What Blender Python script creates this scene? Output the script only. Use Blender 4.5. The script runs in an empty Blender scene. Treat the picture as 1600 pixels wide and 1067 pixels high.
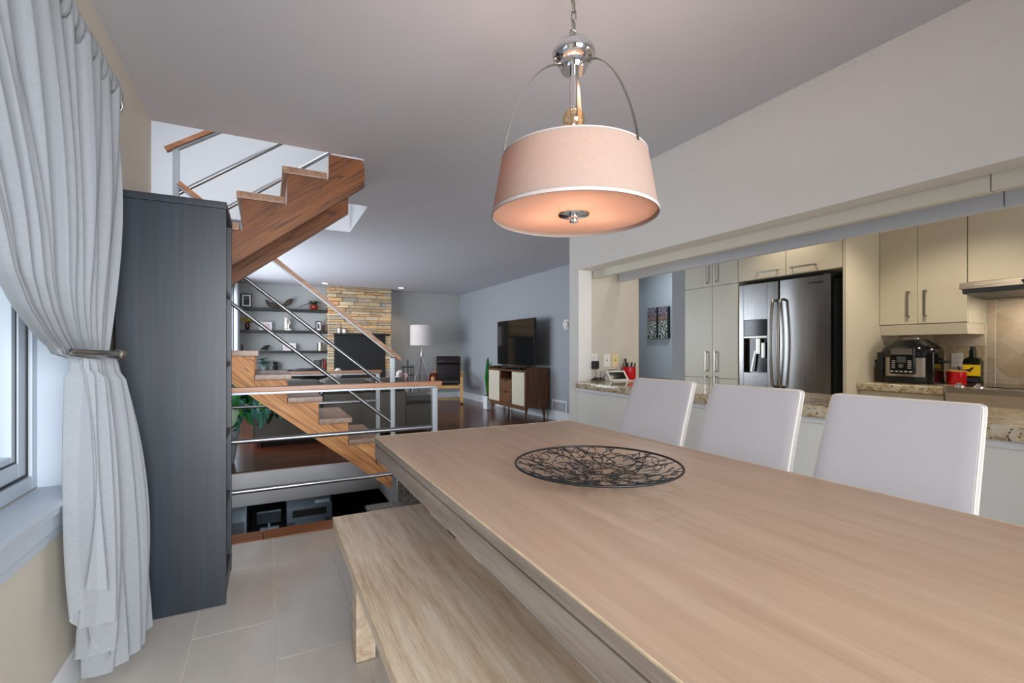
import bpy, bmesh, math, random
from mathutils import Vector, Matrix, noise
random.seed(7)
R = math.radians
sc = bpy.context.scene
C = sc.collection

# ------------------------------------------------------------------ camera, world, lights
YAW = math.atan(383 / 735.)
cd = bpy.data.cameras.new('camera'); cam = bpy.data.objects.new('camera', cd); C.objects.link(cam)
cam.location = (0, 0, 1.14); cam.rotation_euler = (R(90), 0, -YAW)
cd.sensor_width = 36; cd.lens = 735 / 1600 * 36; cd.shift_y = 13 / 1600; cd.clip_start = .02
sc.camera = cam
vs = sc.view_settings
vs.view_transform = 'Standard'; vs.look = 'None'; vs.gamma = 1; vs.use_curve_mapping = False
vs.exposure = 0.0
w = bpy.data.worlds.new('overcast_sky'); sc.world = w; w.use_nodes = True
bg = w.node_tree.nodes['Background']
bg.inputs[0].default_value = (.80, .90, 1.0, 1); bg.inputs[1].default_value = .6


def light(name, kind, loc, target=None, energy=10, col=(1, 1, 1), size=.5, size_y=None, spot=60, blend=.6):
    l = bpy.data.lights.new(name, kind); o = bpy.data.objects.new(name, l); C.objects.link(o)
    o.location = loc; l.energy = energy; l.color = col
    if kind == 'AREA':
        l.size = size
        if size_y: l.shape = 'RECTANGLE'; l.size_y = size_y
    elif kind == 'SPOT':
        l.spot_size = R(spot); l.spot_blend = blend; l.shadow_soft_size = size
    else:
        l.shadow_soft_size = size
    if target is not None:
        o.rotation_euler = (Vector(target) - Vector(loc)).to_track_quat('-Z', 'Y').to_euler()
    return o


WARM = (1, .66, .40); COOL = (.82, .91, 1.0); NEUT = (1, .97, .93)
light('daylight_dining_window', 'AREA', (-1.15, 1.25, 1.4), (1.5, 1.75, 1.1), 7, COOL, 1.5, 1.25)
p_ = light('fill_behind_camera', 'AREA', (.6, -1.5, 1.15), (.35, 4, .72), 55, (.93, .97, 1), 1.5, 2.0); p_.data.spread = R(84)  # added fill behind the camera, narrowed and aimed, at an assumed patio door
light('added_kitchen_fill', 'AREA', (3.7, -1.5, 1.5), (3.7, 4, 1.2), 22, NEUT, 1.3, 1.2)  # added kitchen fill at an assumed window out of view
light('daylight_living_window', 'AREA', (-1.0, 8.05, 1.35), (4, 8.05, 1.2), 200, COOL, 3.5, 1.75)
u_ = light('daylight_upper_hall', 'AREA', (-.1, 3.75, 4.85), (.1, 4.6, 0), 33, (.95, .97, 1), 1.1, .6); u_.data.spread = R(105)
light('hall_lamp', 'AREA', (4.7, 4.8, 2.42), (4.7, 4.8, 0), 9, (.85, .93, 1), .3)
for a_ in (0, 2.1, 4.2): light('pendant_bulb', 'POINT', (.896 + .10 * math.cos(a_), 1.28 + .10 * math.sin(a_), 1.70), None, 2.5, (1, .76, .57), .03)
light('kitchen_downlight_fridge', 'SPOT', (3.86, 2.56, 2.44), (3.95, 2.56, 0), 13, (1, .86, .68), .04, spot=110)
light('kitchen_downlight_range', 'SPOT', (3.9, 1.5, 2.44), (3.95, 1.5, 0), 46, (1, .88, .72), .04, spot=120)
light('range_hood_lamp', 'AREA', (4.74, 1.2, 1.52), (4.8, 1.25, 0), 2.2, (1, .88, .72), .25)
light('kitchen_downlight_side', 'SPOT', (2.97, 2.75, 2.44), (2.8, 3.0, 0), 8, (1, .86, .68), .04, spot=110)
light('fireplace_spot', 'SPOT', (1.02, 9.92, 2.44), (1.42, 10.4, 1.2), 15, (1, .74, .48), .03, spot=80)
light('fireplace_spot', 'SPOT', (2.5, 9.92, 2.44), (2.5, 10.5, .9), 15, (1, .78, .52), .03, spot=80)
light('basement_lamp', 'AREA', (.2, 5.6, -.34), (.2, 6.2, -2), 2.6, COOL, .4)


# ------------------------------------------------------------------ materials
def s(r, g, b):
    f = lambda c: ((c / 255 + .055) / 1.055) ** 2.4 if c > 10 else c / 255 / 12.92
    return (f(r), f(g), f(b), 1)


class NT:
    def __init__(self, name):
        self.m = bpy.data.materials.new(name); self.m.use_nodes = True
        self.t = self.m.node_tree; self.n = self.t.nodes; self.b = self.n['Principled BSDF']
        self.out = self.n['Material Output']

    def add(self, kind, **kw):
        nd = self.n.new(kind)
        for k, v in kw.items(): setattr(nd, k, v)
        return nd

    def link(self, a, b): self.t.links.new(a, b)

    def coords(self, scale=(1, 1, 1), rot=(0, 0, 0), src='Object'):
        tc = self.add('ShaderNodeTexCoord'); v = tc.outputs[src]
        for key, val in (('Rotation', rot), ('Scale', scale)):
            mp = self.add('ShaderNodeMapping'); mp.inputs[key].default_value = val
            self.link(v, mp.inputs[0]); v = mp.outputs[0]
        return v

    def noise(self, vec, scale, detail=4, rough=.55, dist=0):
        nd = self.add('ShaderNodeTexNoise')
        nd.inputs['Scale'].default_value = scale; nd.inputs['Detail'].default_value = detail
        nd.inputs['Roughness'].default_value = rough; nd.inputs['Distortion'].default_value = dist
        self.link(vec, nd.inputs['Vector']); return nd.outputs['Fac']

    def ramp(self, fac, stops, interp='LINEAR'):
        nd = self.add('ShaderNodeValToRGB'); cr = nd.color_ramp; cr.interpolation = interp
        while len(cr.elements) < len(stops): cr.elements.new(.5)
        for e, (p, c) in zip(cr.elements, stops): e.position = p; e.color = c
        self.link(fac, nd.inputs[0]); return nd.outputs[0]

    def mix(self, fac, a, b, mode='MIX'):
        nd = self.add('ShaderNodeMix', data_type='RGBA', blend_type=mode)
        for v, i in ((fac, 0), (a, 6), (b, 7)):
            if hasattr(v, 'is_linked'): self.link(v, nd.inputs[i])
            else: nd.inputs[i].default_value = v
        return nd.outputs[2]

    def math(self, op, a, b=0.):
        nd = self.add('ShaderNodeMath', operation=op)
        for v, i in ((a, 0), (b, 1)):
            if hasattr(v, 'is_linked'): self.link(v, nd.inputs[i])
            else: nd.inputs[i].default_value = v
        return nd.outputs[0]

    def bump(self, h, strength=.2, dist=.01):
        nd = self.add('ShaderNodeBump'); nd.inputs['Strength'].default_value = strength
        nd.inputs['Distance'].default_value = dist
        self.link(h, nd.inputs['Height']); self.link(nd.outputs[0], self.b.inputs['Normal'])

    def rough(self, v):
        self.b.inputs['Roughness'].default_value = v

    def col(self, c):
        if hasattr(c, 'is_linked'): self.link(c, self.b.inputs['Base Color'])
        else: self.b.inputs['Base Color'].default_value = c


def mul(c, k): return (min(1, c[0] * k), min(1, c[1] * k), min(1, c[2] * k), 1)


def plain(name, c, rough=.5, metal=0, var=.06, scale=6, bump=0, bscale=60, stretch=(1, 1, 1), coat=0, spec=None):
    t = NT(name); v = t.coords(stretch)
    f = t.noise(v, scale, 3)
    t.col(t.ramp(f, [(.3, mul(c, 1 - var)), (.7, mul(c, 1 + var))]))
    t.rough(rough); t.b.inputs['Metallic'].default_value = metal
    if coat: t.b.inputs['Coat Weight'].default_value = coat; t.b.inputs['Coat Roughness'].default_value = .08
    if spec is not None: t.b.inputs['Specular IOR Level'].default_value = spec
    if bump: t.bump(t.noise(v, bscale, 3), bump, .003)
    return t.m


def emit(name, c, k):
    t = NT(name); t.col(c); t.b.inputs['Emission Color'].default_value = c
    t.b.inputs['Emission Strength'].default_value = k; return t.m


def wood(name, lo, mid, hi, rot=(0, 0, 0), stretch=(1, 9, 9), scale=3., rough=.45, rings=0., coat=0, bump=.08, per_piece=0., streak=.55):
    """fine pores + broad streaks along local x after rotation; rings adds contour-line (cathedral) figure"""
    t = NT(name); v = t.coords(stretch, rot)
    f1 = t.noise(v, scale, 6, .6)
    v2 = t.coords((stretch[0] * 2.5, stretch[1] * 9, stretch[2] * 9), rot)
    f2 = t.noise(v2, scale * 2, 3, .6)
    f = t.math('ADD', t.math('MULTIPLY', f1, 1 - streak * .5), t.math('MULTIPLY', f2, streak * .5))
    c = t.ramp(f, [(.32, lo), (.5, mid), (.66, hi)])
    if rings:
        v3 = t.coords((stretch[0] * .42, stretch[1] * .6, stretch[2] * .6), rot)
        g = t.noise(v3, scale * .55, 2, .45, .3)
        g = t.math('PINGPONG', t.math('MULTIPLY', g, rings), .5)
        c = t.mix(t.ramp(g, [(.0, (.85, .85, .85, 1)), (.16, (0, 0, 0, 1))]), c, mul(lo, .62))
    if per_piece:
        oi = t.add('ShaderNodeObjectInfo')
        k = t.ramp(oi.outputs['Random'], [(0, (1 - per_piece,) * 3 + (1,)), (1, (1, 1, 1, 1))])
        c = t.mix(1., c, k, 'MULTIPLY')
    t.col(c); t.rough(rough)
    if coat: t.b.inputs['Coat Weight'].default_value = coat; t.b.inputs['Coat Roughness'].default_value = .1
    if bump: t.bump(f2, bump, .003)
    return t.m


def brushed(name, c, rough=.28, stretch=(1, 1, 200)):
    t = NT(name); v = t.coords(stretch); f = t.noise(v, 3, 4)
    t.col(t.ramp(f, [(.3, mul(c, .88)), (.7, c)])); t.b.inputs['Metallic'].default_value = 1
    t.link(t.ramp(f, [(.3, (rough * .8,) * 3 + (1,)), (.7, (rough * 1.25,) * 3 + (1,))]), t.b.inputs['Roughness'])
    return t.m


def glass(name, tint=(1, 1, 1, 1), gloss=.08):
    t = NT(name); t.n.remove(t.b)
    tr = t.add('ShaderNodeBsdfTransparent'); tr.inputs[0].default_value = tint
    gl = t.add('ShaderNodeBsdfGlossy'); gl.inputs['Roughness'].default_value = .02
    mx = t.add('ShaderNodeMixShader'); mx.inputs[0].default_value = gloss
    t.link(tr.outputs[0], mx.inputs[1]); t.link(gl.outputs[0], mx.inputs[2]); t.link(mx.outputs[0], t.out.inputs[0])
    return t.m


def cloth_through(name, c, trans=.45, clear=0., rough=.9, stripes=False, warm=None):
    t = NT(name); t.n.remove(t.b)
    df = t.add('ShaderNodeBsdfDiffuse'); tl = t.add('ShaderNodeBsdfTranslucent')
    v = t.coords((1, 1, 1))
    f = t.noise(v, 90, 2)
    cc = t.ramp(f, [(.3, mul(c, .93)), (.7, c)])
    if stripes:
        vu = t.coords((1, 1, 1), src='UV')
        wv = t.add('ShaderNodeTexWave'); wv.inputs['Scale'].default_value = 7.0
        wv.inputs['Distortion'].default_value = 0; t.link(vu, wv.inputs['Vector'])
        cc = t.mix(t.ramp(wv.outputs['Fac'], [(.80, (0, 0, 0, 1)), (.9, (.5, .5, .5, 1))]), cc, mul(c, .80))
    t.link(cc, df.inputs[0])
    if warm: tl.inputs[0].default_value = warm
    else: t.link(cc, tl.inputs[0])
    mx = t.add('ShaderNodeMixShader'); mx.inputs[0].default_value = trans
    t.link(df.outputs[0], mx.inputs[1]); t.link(tl.outputs[0], mx.inputs[2]); o = mx.outputs[0]
    if clear:
        tp = t.add('ShaderNodeBsdfTransparent'); m2 = t.add('ShaderNodeMixShader'); m2.inputs[0].default_value = clear
        t.link(o, m2.inputs[1]); t.link(tp.outputs[0], m2.inputs[2]); o = m2.outputs[0]
    t.link(o, t.out.inputs[0]); return t.m


M = {}
M['ceiling'] = plain('ceiling_paint', s(206, 205, 212), .85, var=.01, bump=.03, bscale=90)
M['wall_white'] = plain('white_wall_paint', s(234, 231, 227), .75, var=.01, bump=.03, bscale=120)
M['wall_up'] = plain('pale_upstairs_wall_paint', s(214, 217, 221), .75, var=.01)
M['wall_pony'] = plain('white_wall_paint_lit', s(240, 240, 235), .7, var=.01)  # same paint as the partition, lightened to stand in for light on it
M['wall_grey'] = plain('pale_grey_wall_paint', s(168, 171, 176), .75, var=.01, bump=.03, bscale=120)
M['wall_beige'] = plain('beige_wall_paint', s(206, 198, 184), .7, var=.015, bump=.04, bscale=120)
M['wall_tan'] = plain('tan_wall_paint', s(206, 198, 184), .7, var=.015)
M['wall_greige'] = plain('greige_wall_paint', s(176, 177, 176), .7, var=.015)
M['wall_hall'] = plain('blue_grey_wall_paint', s(178, 188, 192), .75, var=.01)
M['trim'] = plain('white_trim_paint', s(232, 234, 238), .4, var=.01)
M['vinyl'] = plain('cool_white_window_vinyl', s(188, 198, 210), .4, var=.01)
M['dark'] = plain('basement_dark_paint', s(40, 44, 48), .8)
M['tile'] = plain('glazed_floor_tile', s(212, 206, 198), .16, var=.05, scale=3, coat=0)
M['grout'] = plain('floor_grout', s(228, 218, 206), .9, var=.1, scale=4)
M['floor_wood'] = wood('dark_hardwood', s(62, 30, 16), s(98, 52, 30), s(128, 74, 44), stretch=(1, 14, 14), scale=2.5, rough=.2, per_piece=.35, bump=.02)
M['nosing'] = wood('oak_nosing', s(120, 66, 34), s(160, 95, 55), s(186, 122, 78), stretch=(1, 14, 14), scale=3, rough=.35)
SL = math.atan(.79)
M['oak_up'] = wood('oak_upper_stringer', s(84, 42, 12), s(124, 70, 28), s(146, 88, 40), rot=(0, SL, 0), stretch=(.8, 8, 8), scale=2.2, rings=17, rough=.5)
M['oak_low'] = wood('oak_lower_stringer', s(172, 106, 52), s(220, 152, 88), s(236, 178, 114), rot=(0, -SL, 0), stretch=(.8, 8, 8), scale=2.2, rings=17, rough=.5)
M['oak_tread'] = wood('stained_oak_tread', s(118, 84, 66), s(156, 120, 98), s(178, 144, 122), rot=(0, 0, R(90)), stretch=(1, 10, 10), scale=3, rough=.3)
M['oak_rail'] = wood('oak_handrail', s(132, 84, 54), s(166, 112, 78), s(186, 136, 102), stretch=(1, 12, 12), scale=3, rough=.35)
M['steel'] = plain('satin_steel_tube', s(150, 152, 155), .34, 1, var=.03)
M['steel_paint'] = plain('silver_painted_post', s(160, 166, 172), .4, .35, var=.02)
M['chrome'] = plain('polished_chrome', s(225, 225, 228), .06, 1, var=.01)
M['nickel'] = plain('brushed_nickel', s(168, 164, 156), .3, 1, var=.04)
M['stainless'] = brushed('brushed_stainless', s(142, 140, 139), .24, (200, 200, 1))
M['stainless_h'] = brushed('brushed_stainless_range', s(186, 176, 162), .3, (200, 1, 200))
M['black_lam'] = wood('black_brown_laminate', s(24, 30, 38), s(30, 37, 47), s(37, 45, 56), rot=(0, R(90), 0), stretch=(1, 30, 30), scale=2, rough=.38, bump=.05)
M['black'] = plain('matt_black', s(20, 20, 22), .5)
M['black_gloss'] = plain('gloss_black', s(12, 12, 14), .1)
M['black_leather'] = plain('black_leather', s(34, 28, 28), .35, bump=.25, bscale=80)
M['grey_leather'] = plain('charcoal_sofa_leather', s(80, 77, 70), .5, var=.1, bump=.25, bscale=60)
M['white_leather'] = plain('white_leather', s(206, 203, 207), .42, var=.012, bump=.12, bscale=140)
M['piping'] = plain('cream_piping', s(236, 226, 212), .5)
M['table'] = wood('washed_acacia_table', s(174, 144, 120), s(188, 158, 134), s(198, 170, 147), rot=(0, 0, R(90)), stretch=(.7, 9, 9), scale=2.4, rough=.42, bump=.05, streak=.7)
M['table_edge'] = wood('washed_acacia_edge', s(132, 118, 104), s(160, 146, 134), s(180, 168, 158), rot=(0, 0, R(90)), stretch=(.8, 10, 10), scale=2.6, rough=.5, streak=.7)
M['bench'] = wood('weathered_acacia_bench', s(170, 134, 100), s(220, 198, 172), s(238, 224, 206), rot=(0, 0, R(90)), stretch=(.8, 10, 10), scale=2.8, rough=.45, rings=0, streak=.9, bump=.12)
M['worn_highlight'] = plain('pale_worn_edge_highlight', s(222, 200, 166), .6, var=.15, scale=20)  # worn wood edge with its bright edge highlight put into the colour
M['cream'] = plain('cream_cabinet_lacquer', s(216, 206, 184), .35, var=.012)
M['cream_pale'] = plain('pale_cabinet_lacquer', s(214, 210, 194), .35, var=.012)
M['walnut'] = wood('walnut_veneer', s(72, 42, 24), s(104, 66, 40), s(128, 86, 56), rot=(0, R(90), 0), stretch=(.8, 12, 12), scale=3, rough=.4)
M['linen_door'] = plain('cream_linen_door', s(206, 196, 176), .8, var=.04, scale=60)
M['birch'] = wood('bent_birch', s(180, 126, 64), s(206, 154, 88), s(222, 174, 110), stretch=(2, 2, 9), scale=3, rough=.4)
M['shade'] = cloth_through('lamp_shade_fabric', s(186, 168, 156), .3, warm=s(192, 146, 122))
M['shade_trim'] = plain('shade_binding', s(182, 172, 170), .8)
M['diffuser'] = cloth_through('lamp_diffuser', s(222, 204, 194), .5, warm=s(224, 198, 184))
M['drum'] = plain('white_drum_shade', s(226, 218, 216), .85)
M['curtain'] = cloth_through('white_sheer_curtain', s(168, 171, 176), .20, clear=.03, stripes=True)
M['drape'] = cloth_through('pale_blue_white_drape', s(226, 232, 236), .35)
M['glass'] = glass('window_glass')
M['crystal'] = glass('amber_crystal', (1, .86, .62, 1), .18)
M['fire_glass'] = plain('dark_firebox_glass', s(7, 9, 11), .06, spec=.3)
M['screen'] = plain('dark_tv_screen', s(7, 7, 9), .1, spec=.5)
M['red'] = plain('red_glaze', s(196, 18, 28), .2)
M['red_cloth'] = plain('red_fleece', s(128, 14, 20), .9, bump=.3)
M['vase_red'] = plain('oxblood_glaze', s(74, 12, 18), .2)
M['terracotta'] = plain('red_brown_pot_glaze', s(134, 42, 26), .25, var=.2)
M['yellow_flower'] = plain('yellow_petals', s(206, 168, 40), .8, var=.2)
M['leaf'] = plain('green_leaf', s(44, 118, 62), .4, var=.25, scale=9)
M['leaf_blue'] = plain('blue_green_leaf', s(86, 146, 134), .45, var=.25, scale=9)
M['leaf_bright'] = plain('bright_green_leaf', s(104, 186, 50), .4, var=.2, scale=9)
M['leaf_pale'] = plain('pale_green_leaf', s(170, 196, 170), .45, var=.15, scale=9)
M['leaf_dark'] = plain('dark_green_leaf', s(26, 52, 34), .45, var=.25, scale=9)
M['soil'] = plain('potting_soil', s(48, 34, 24), .95)
M['pot_white'] = plain('white_pot', s(226, 226, 228), .35)
M['pot_grey'] = plain('grey_blue_pot', s(150, 160, 166), .4)
M['white_plastic'] = plain('white_plastic', s(232, 230, 224), .35, var=.01)
M['cream_plastic'] = plain('ivory_plastic', s(228, 208, 160), .4)
M['paper'] = plain('white_paper', s(232, 228, 230), .7, var=.02)
M['pink_print'] = plain('pink_print', s(226, 190, 194), .7, var=.15, scale=30)
M['driftwood'] = wood('driftwood', s(40, 32, 26), s(74, 62, 52), s(112, 98, 84), stretch=(2, 8, 8), scale=6, rough=.9, bump=.4)
M['silver'] = plain('pale_silver_relief', s(206, 200, 190), .35, .4, var=.35, scale=40, bump=.6, bscale=40)
M['grey_plastic'] = plain('dark_grey_plastic', s(72, 78, 84), .4)
M['yellow'] = plain('yellow_label', s(236, 200, 24), .5)
M['bottle'] = plain('dark_green_bottle_glass', s(22, 26, 10), .08)
M['console_wood'] = wood('brown_console_wood', s(104, 70, 42), s(138, 98, 62), s(158, 118, 80), stretch=(1, 9, 9), scale=3)
M['basement_grey'] = plain('light_grey_panel', s(150, 160, 168), .5)
M['book_red'] = plain('red_book_cloth', s(186, 30, 66), .6)
M['book_brown'] = plain('brown_book_cloth', s(70, 40, 34), .6)
M['book_grey'] = plain('grey_book_cloth', s(120, 110, 112), .6)
M['book_blue'] = plain('navy_book_cloth', s(36, 40, 62), .6)
M['teal'] = plain('teal_pen_plastic', s(60, 140, 160), .4)
M['backsplash_grout'] = plain('backsplash_grout', s(222, 216, 202), .9)
M['blind'] = plain('pale_blue_white_paint', s(214, 220, 232), .45, var=.01)
M['beam'] = plain('warm_white_paint', s(222, 218, 206), .6, var=.01)


def stone_mat(name, stops, bump=.5, rough=.85):
    t = NT(name); oi = t.add('ShaderNodeObjectInfo')
    c = t.ramp(oi.outputs['Random'], stops, 'CONSTANT')
    v = t.coords((1, 1, 1)); f = t.noise(v, 5, 6, .65)
    c = t.mix(t.ramp(f, [(.35, (.0, .0, .0, 1)), (.65, (.45, .45, .45, 1))]), c, s(236, 214, 178))
    t.col(c); t.rough(rough); t.bump(t.noise(v, 14, 5, .7), bump, .01); return t.m


M['ledge_stone'] = stone_mat('ledge_stone', [(0, s(196, 168, 130)), (.14, s(206, 160, 104)), (.28, s(164, 152, 138)), (.42, s(178, 150, 112)),
                                             (.56, s(148, 128, 106)), (.68, s(210, 190, 160)), (.8, s(170, 122, 76)), (.9, s(140, 138, 136))])
M['travertine'] = stone_mat('travertine_tile', [(0, s(192, 172, 146)), (.2, s(204, 188, 168)), (.4, s(176, 154, 124)), (.6, s(198, 180, 160)), (.8, s(184, 168, 150))], .1, .45)
M['brick'] = stone_mat('pale_grey_brick', [(0, s(214, 208, 204)), (.3, s(196, 190, 188)), (.6, s(224, 220, 216)), (.8, s(184, 178, 176))], .4)
M['mortar'] = plain('mortar', s(176, 172, 168), .95)


def granite():
    t = NT('speckled_granite'); v = t.coords((1, 1, 1))
    a = t.noise(v, 22, 5, .7, .6); b = t.noise(v, 60, 3, .7); d = t.noise(v, 9, 3)
    c = t.ramp(a, [(.30, s(120, 92, 62)), (.42, s(186, 160, 122)), (.52, s(214, 200, 172)), (.7, s(224, 216, 198))])
    c = t.mix(t.ramp(b, [(.60, (0, 0, 0, 1)), (.66, (1, 1, 1, 1))]), c, s(44, 38, 40))
    c = t.mix(t.ramp(d, [(.62, (0, 0, 0, 1)), (.75, (.6, .6, .6, 1))]), c, s(150, 110, 66))
    t.col(c); t.rough(.09); return t.m


M['granite'] = granite()


def carpet():
    t = NT('speckled_carpet'); v = t.coords((1, 1, 1)); a = t.noise(v, 75, 2, .5)
    t.col(t.ramp(a, [(.40, s(50, 47, 50)), (.5, s(140, 135, 132)), (.6, s(180, 175, 170))])); t.rough(.95)
    t.bump(a, .8, .006); return t.m


M['carpet'] = carpet()


def damask(name, a, b):
    t = NT(name); v = t.coords((1, 1, 1))
    x = t.add('ShaderNodeTexVoronoi'); x.inputs['Scale'].default_value = 9; t.link(v, x.inputs['Vector'])
    g = t.math('PINGPONG', t.math('MULTIPLY', x.outputs['Distance'], 3.2), .5)
    t.col(t.ramp(g, [(.2, a), (.3, b)])); t.rough(.6); return t.m


M['damask_dark'] = damask('damask_print', s(50, 56, 60), s(176, 182, 170))
M['damask_plum'] = damask('plum_print', s(84, 76, 90), s(140, 130, 140))
M['damask_rust'] = damask('rust_print', s(92, 86, 88), s(150, 116, 100))


# ------------------------------------------------------------------ geometry helpers
ORG = {}


class G:
    """collects shapes (world coordinates unless the thing is local) into ONE mesh object"""

    def __init__(self): self.bm = bmesh.new(); self.wn = False

    def _xf(self, vs, mat):
        if mat is not None:
            for v in vs: v.co = mat @ v.co

    def box(self, x0, x1, y0, y1, z0, z1, bev=0, seg=2, mat=None):
        r = bmesh.ops.create_cube(self.bm, size=1)
        vs = r['verts']
        for v in vs:
            v.co = Vector(((x0 + x1) / 2 + v.co.x * (x1 - x0), (y0 + y1) / 2 + v.co.y * (y1 - y0), (z0 + z1) / 2 + v.co.z * (z1 - z0)))
        if bev:
            self.wn = True
            es = list({e for v in vs for e in v.link_edges})
            r = bmesh.ops.bevel(self.bm, geom=es, offset=bev, segments=seg, profile=.5, affect='EDGES')
            vs = list({v for f in r['faces'] for v in f.verts} | {v for v in vs if v.is_valid})
        self._xf(vs, mat); return self

    def cyl(self, p0, p1, r0, r1=None, n=16, caps=True):
        p0, p1 = Vector(p0), Vector(p1); d = p1 - p0; r1 = r0 if r1 is None else r1
        q = d.to_track_quat('Z', 'Y').to_matrix()
        rings = []
        for p, r in ((p0, r0), (p1, r1)):
            rings.append([self.bm.verts.new(p + q @ Vector((r * math.cos(2 * math.pi * i / n), r * math.sin(2 * math.pi * i / n), 0))) for i in range(n)])
        for i in range(n): self.bm.faces.new((rings[0][i], rings[0][(i + 1) % n], rings[1][(i + 1) % n], rings[1][i]))
        if caps: self.bm.faces.new(rings[0][::-1]); self.bm.faces.new(rings[1])
        return self

    def tube(self, pts, r, n=8, closed=False, flat=None, up=None):
        """sweep a circle (or a flat w x t bar) along points"""
        pts = [Vector(p) for p in pts]; L = len(pts); rings = []; prev = None
        for i, p in enumerate(pts):
            a = pts[(i - 1) % L] if (closed or i > 0) else p
            b = pts[(i + 1) % L] if (closed or i < L - 1) else p
            t = (b - a).normalized()
            if up is not None: sd = t.cross(Vector(up)).normalized()
            elif prev is None: sd = t.orthogonal().normalized()
            else: sd = (prev - t * prev.dot(t)).normalized()
            prev = sd; nn = t.cross(sd)
            rr = r[i] if isinstance(r, (list, tuple)) else r
            if flat:
                wv, tv = flat
                rings.append([self.bm.verts.new(p + sd * (x * wv / 2) + nn * (y * tv / 2)) for x, y in ((-1, -1), (1, -1), (1, 1), (-1, 1))])
            else:
                rings.append([self.bm.verts.new(p + (sd * math.cos(2 * math.pi * k / n) + nn * math.sin(2 * math.pi * k / n)) * rr) for k in range(n)])
        m = len(rings[0])
        for i in range(L if closed else L - 1):
            A, B_ = rings[i], rings[(i + 1) % L]
            for k in range(m):
                try: self.bm.faces.new((A[k], A[(k + 1) % m], B_[(k + 1) % m], B_[k]))
                except ValueError: pass
        if not closed:
            self.bm.faces.new(rings[0][::-1]); self.bm.faces.new(rings[-1])
        return self

    def lathe(self, prof, c, n=32, close=False):
        c = Vector(c); rings = []
        for r, z in prof:
            if r < 1e-6: rings.append([self.bm.verts.new(c + Vector((0, 0, z)))])
            else: rings.append([self.bm.verts.new(c + Vector((r * math.cos(2 * math.pi * i / n), r * math.sin(2 * math.pi * i / n), z))) for i in range(n)])
        pairs = list(zip(rings, rings[1:])) + ([(rings[-1], rings[0])] if close else [])
        for A, B_ in pairs:
            if len(A) == 1 and len(B_) == 1: continue
            for i in range(n):
                j = (i + 1) % n
                if len(A) == 1: self.bm.faces.new((A[0], B_[i], B_[j]))
                elif len(B_) == 1: self.bm.faces.new((A[i], A[j], B_[0]))
                else: self.bm.faces.new((A[i], A[j], B_[j], B_[i]))
        return self

    def prism(self, poly, axis, a0, a1, mat=None):
        """poly: 2-D points; axis 'x' -> (y,z), 'y' -> (x,z), 'z' -> (x,y)"""
        def P(u, v, a): return {'x': (a, u, v), 'y': (u, a, v), 'z': (u, v, a)}[axis]
        A = [self.bm.verts.new(P(u, v, a0)) for u, v in poly]; B_ = [self.bm.verts.new(P(u, v, a1)) for u, v in poly]
        n = len(poly)
        for i in range(n): self.bm.faces.new((A[i], A[(i + 1) % n], B_[(i + 1) % n], B_[i]))
        self.bm.faces.new(A[::-1]); self.bm.faces.new(B_)
        self._xf(A + B_, mat); return self

    def ball(self, c, r, sx=1, sy=1, sz=1, u=16, v=10):
        r_ = bmesh.ops.create_uvsphere(self.bm, u_segments=u, v_segments=v, radius=r)
        for q in r_['verts']: q.co = Vector((q.co.x * sx, q.co.y * sy, q.co.z * sz)) + Vector(c)
        return self

    def grid(self, f, nu, nv, thick=0, uv=False):
        P = [[self.bm.verts.new(f(i / nu, j / nv)) for i in range(nu + 1)] for j in range(nv + 1)]
        lay = self.bm.loops.layers.uv.verify() if uv else None
        for j in range(nv):
            for i in range(nu):
                fc = self.bm.faces.new((P[j][i], P[j][i + 1], P[j + 1][i + 1], P[j + 1][i]))
                if uv:
                    for lp, (a, b) in zip(fc.loops, ((i, j), (i + 1, j), (i + 1, j + 1), (i, j + 1))): lp[lay].uv = (a / nu, b / nv)
        return self

    def build(self, name, mat, parent=None, smooth=35, fix=True):
        if fix: bmesh.ops.recalc_face_normals(self.bm, faces=self.bm.faces)
        o_ = Vector(ORG.get(parent.name, (0, 0, 0))) if parent else Vector((0, 0, 0))
        if o_.length: bmesh.ops.translate(self.bm, vec=-o_, verts=self.bm.verts)
        me = bpy.data.meshes.new(name); self.bm.to_mesh(me); self.bm.free()
        for m_ in (mat if isinstance(mat, (list, tuple)) else [mat]): me.materials.append(m_)
        if smooth:
            me.polygons.foreach_set('use_smooth', [True] * len(me.polygons))
            me.set_sharp_from_angle(angle=R(smooth))
        o = bpy.data.objects.new(name, me); C.objects.link(o)
        if self.wn and smooth: o.modifiers.new('weighted', 'WEIGHTED_NORMAL').keep_sharp = True
        if parent is not None:
            o.parent = parent; ORG[o.name] = ORG.get(parent.name, (0, 0, 0))
        return o


def thing(name, label, cat, loc=(0, 0, 0), rz=0, group=None, local=False):
    o = bpy.data.objects.new(name, None); C.objects.link(o); o.empty_display_size = .1
    o.location = loc; o.rotation_euler = (0, 0, rz); o['label'] = label; o['category'] = cat
    if group: o['group'] = group
    ORG[o.name] = (0, 0, 0) if local else tuple(loc)
    return o


def tag(o, label, cat, group=None):
    o['label'] = label; o['category'] = cat
    if group: o['group'] = group
    return o


def center(o):
    """move a single-mesh thing's origin to its base centre"""
    me = o.data; xs = [v.co for v in me.vertices]
    c = Vector(((min(v.x for v in xs) + max(v.x for v in xs)) / 2, (min(v.y for v in xs) + max(v.y for v in xs)) / 2, min(v.z for v in xs)))
    me.transform(Matrix.Translation(-c)); o.location = c; return o


def struct(g, name, mat, parent=None, smooth=35):
    o = g.build(name, mat, parent, smooth); o['kind'] = 'structure'; return o


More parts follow.
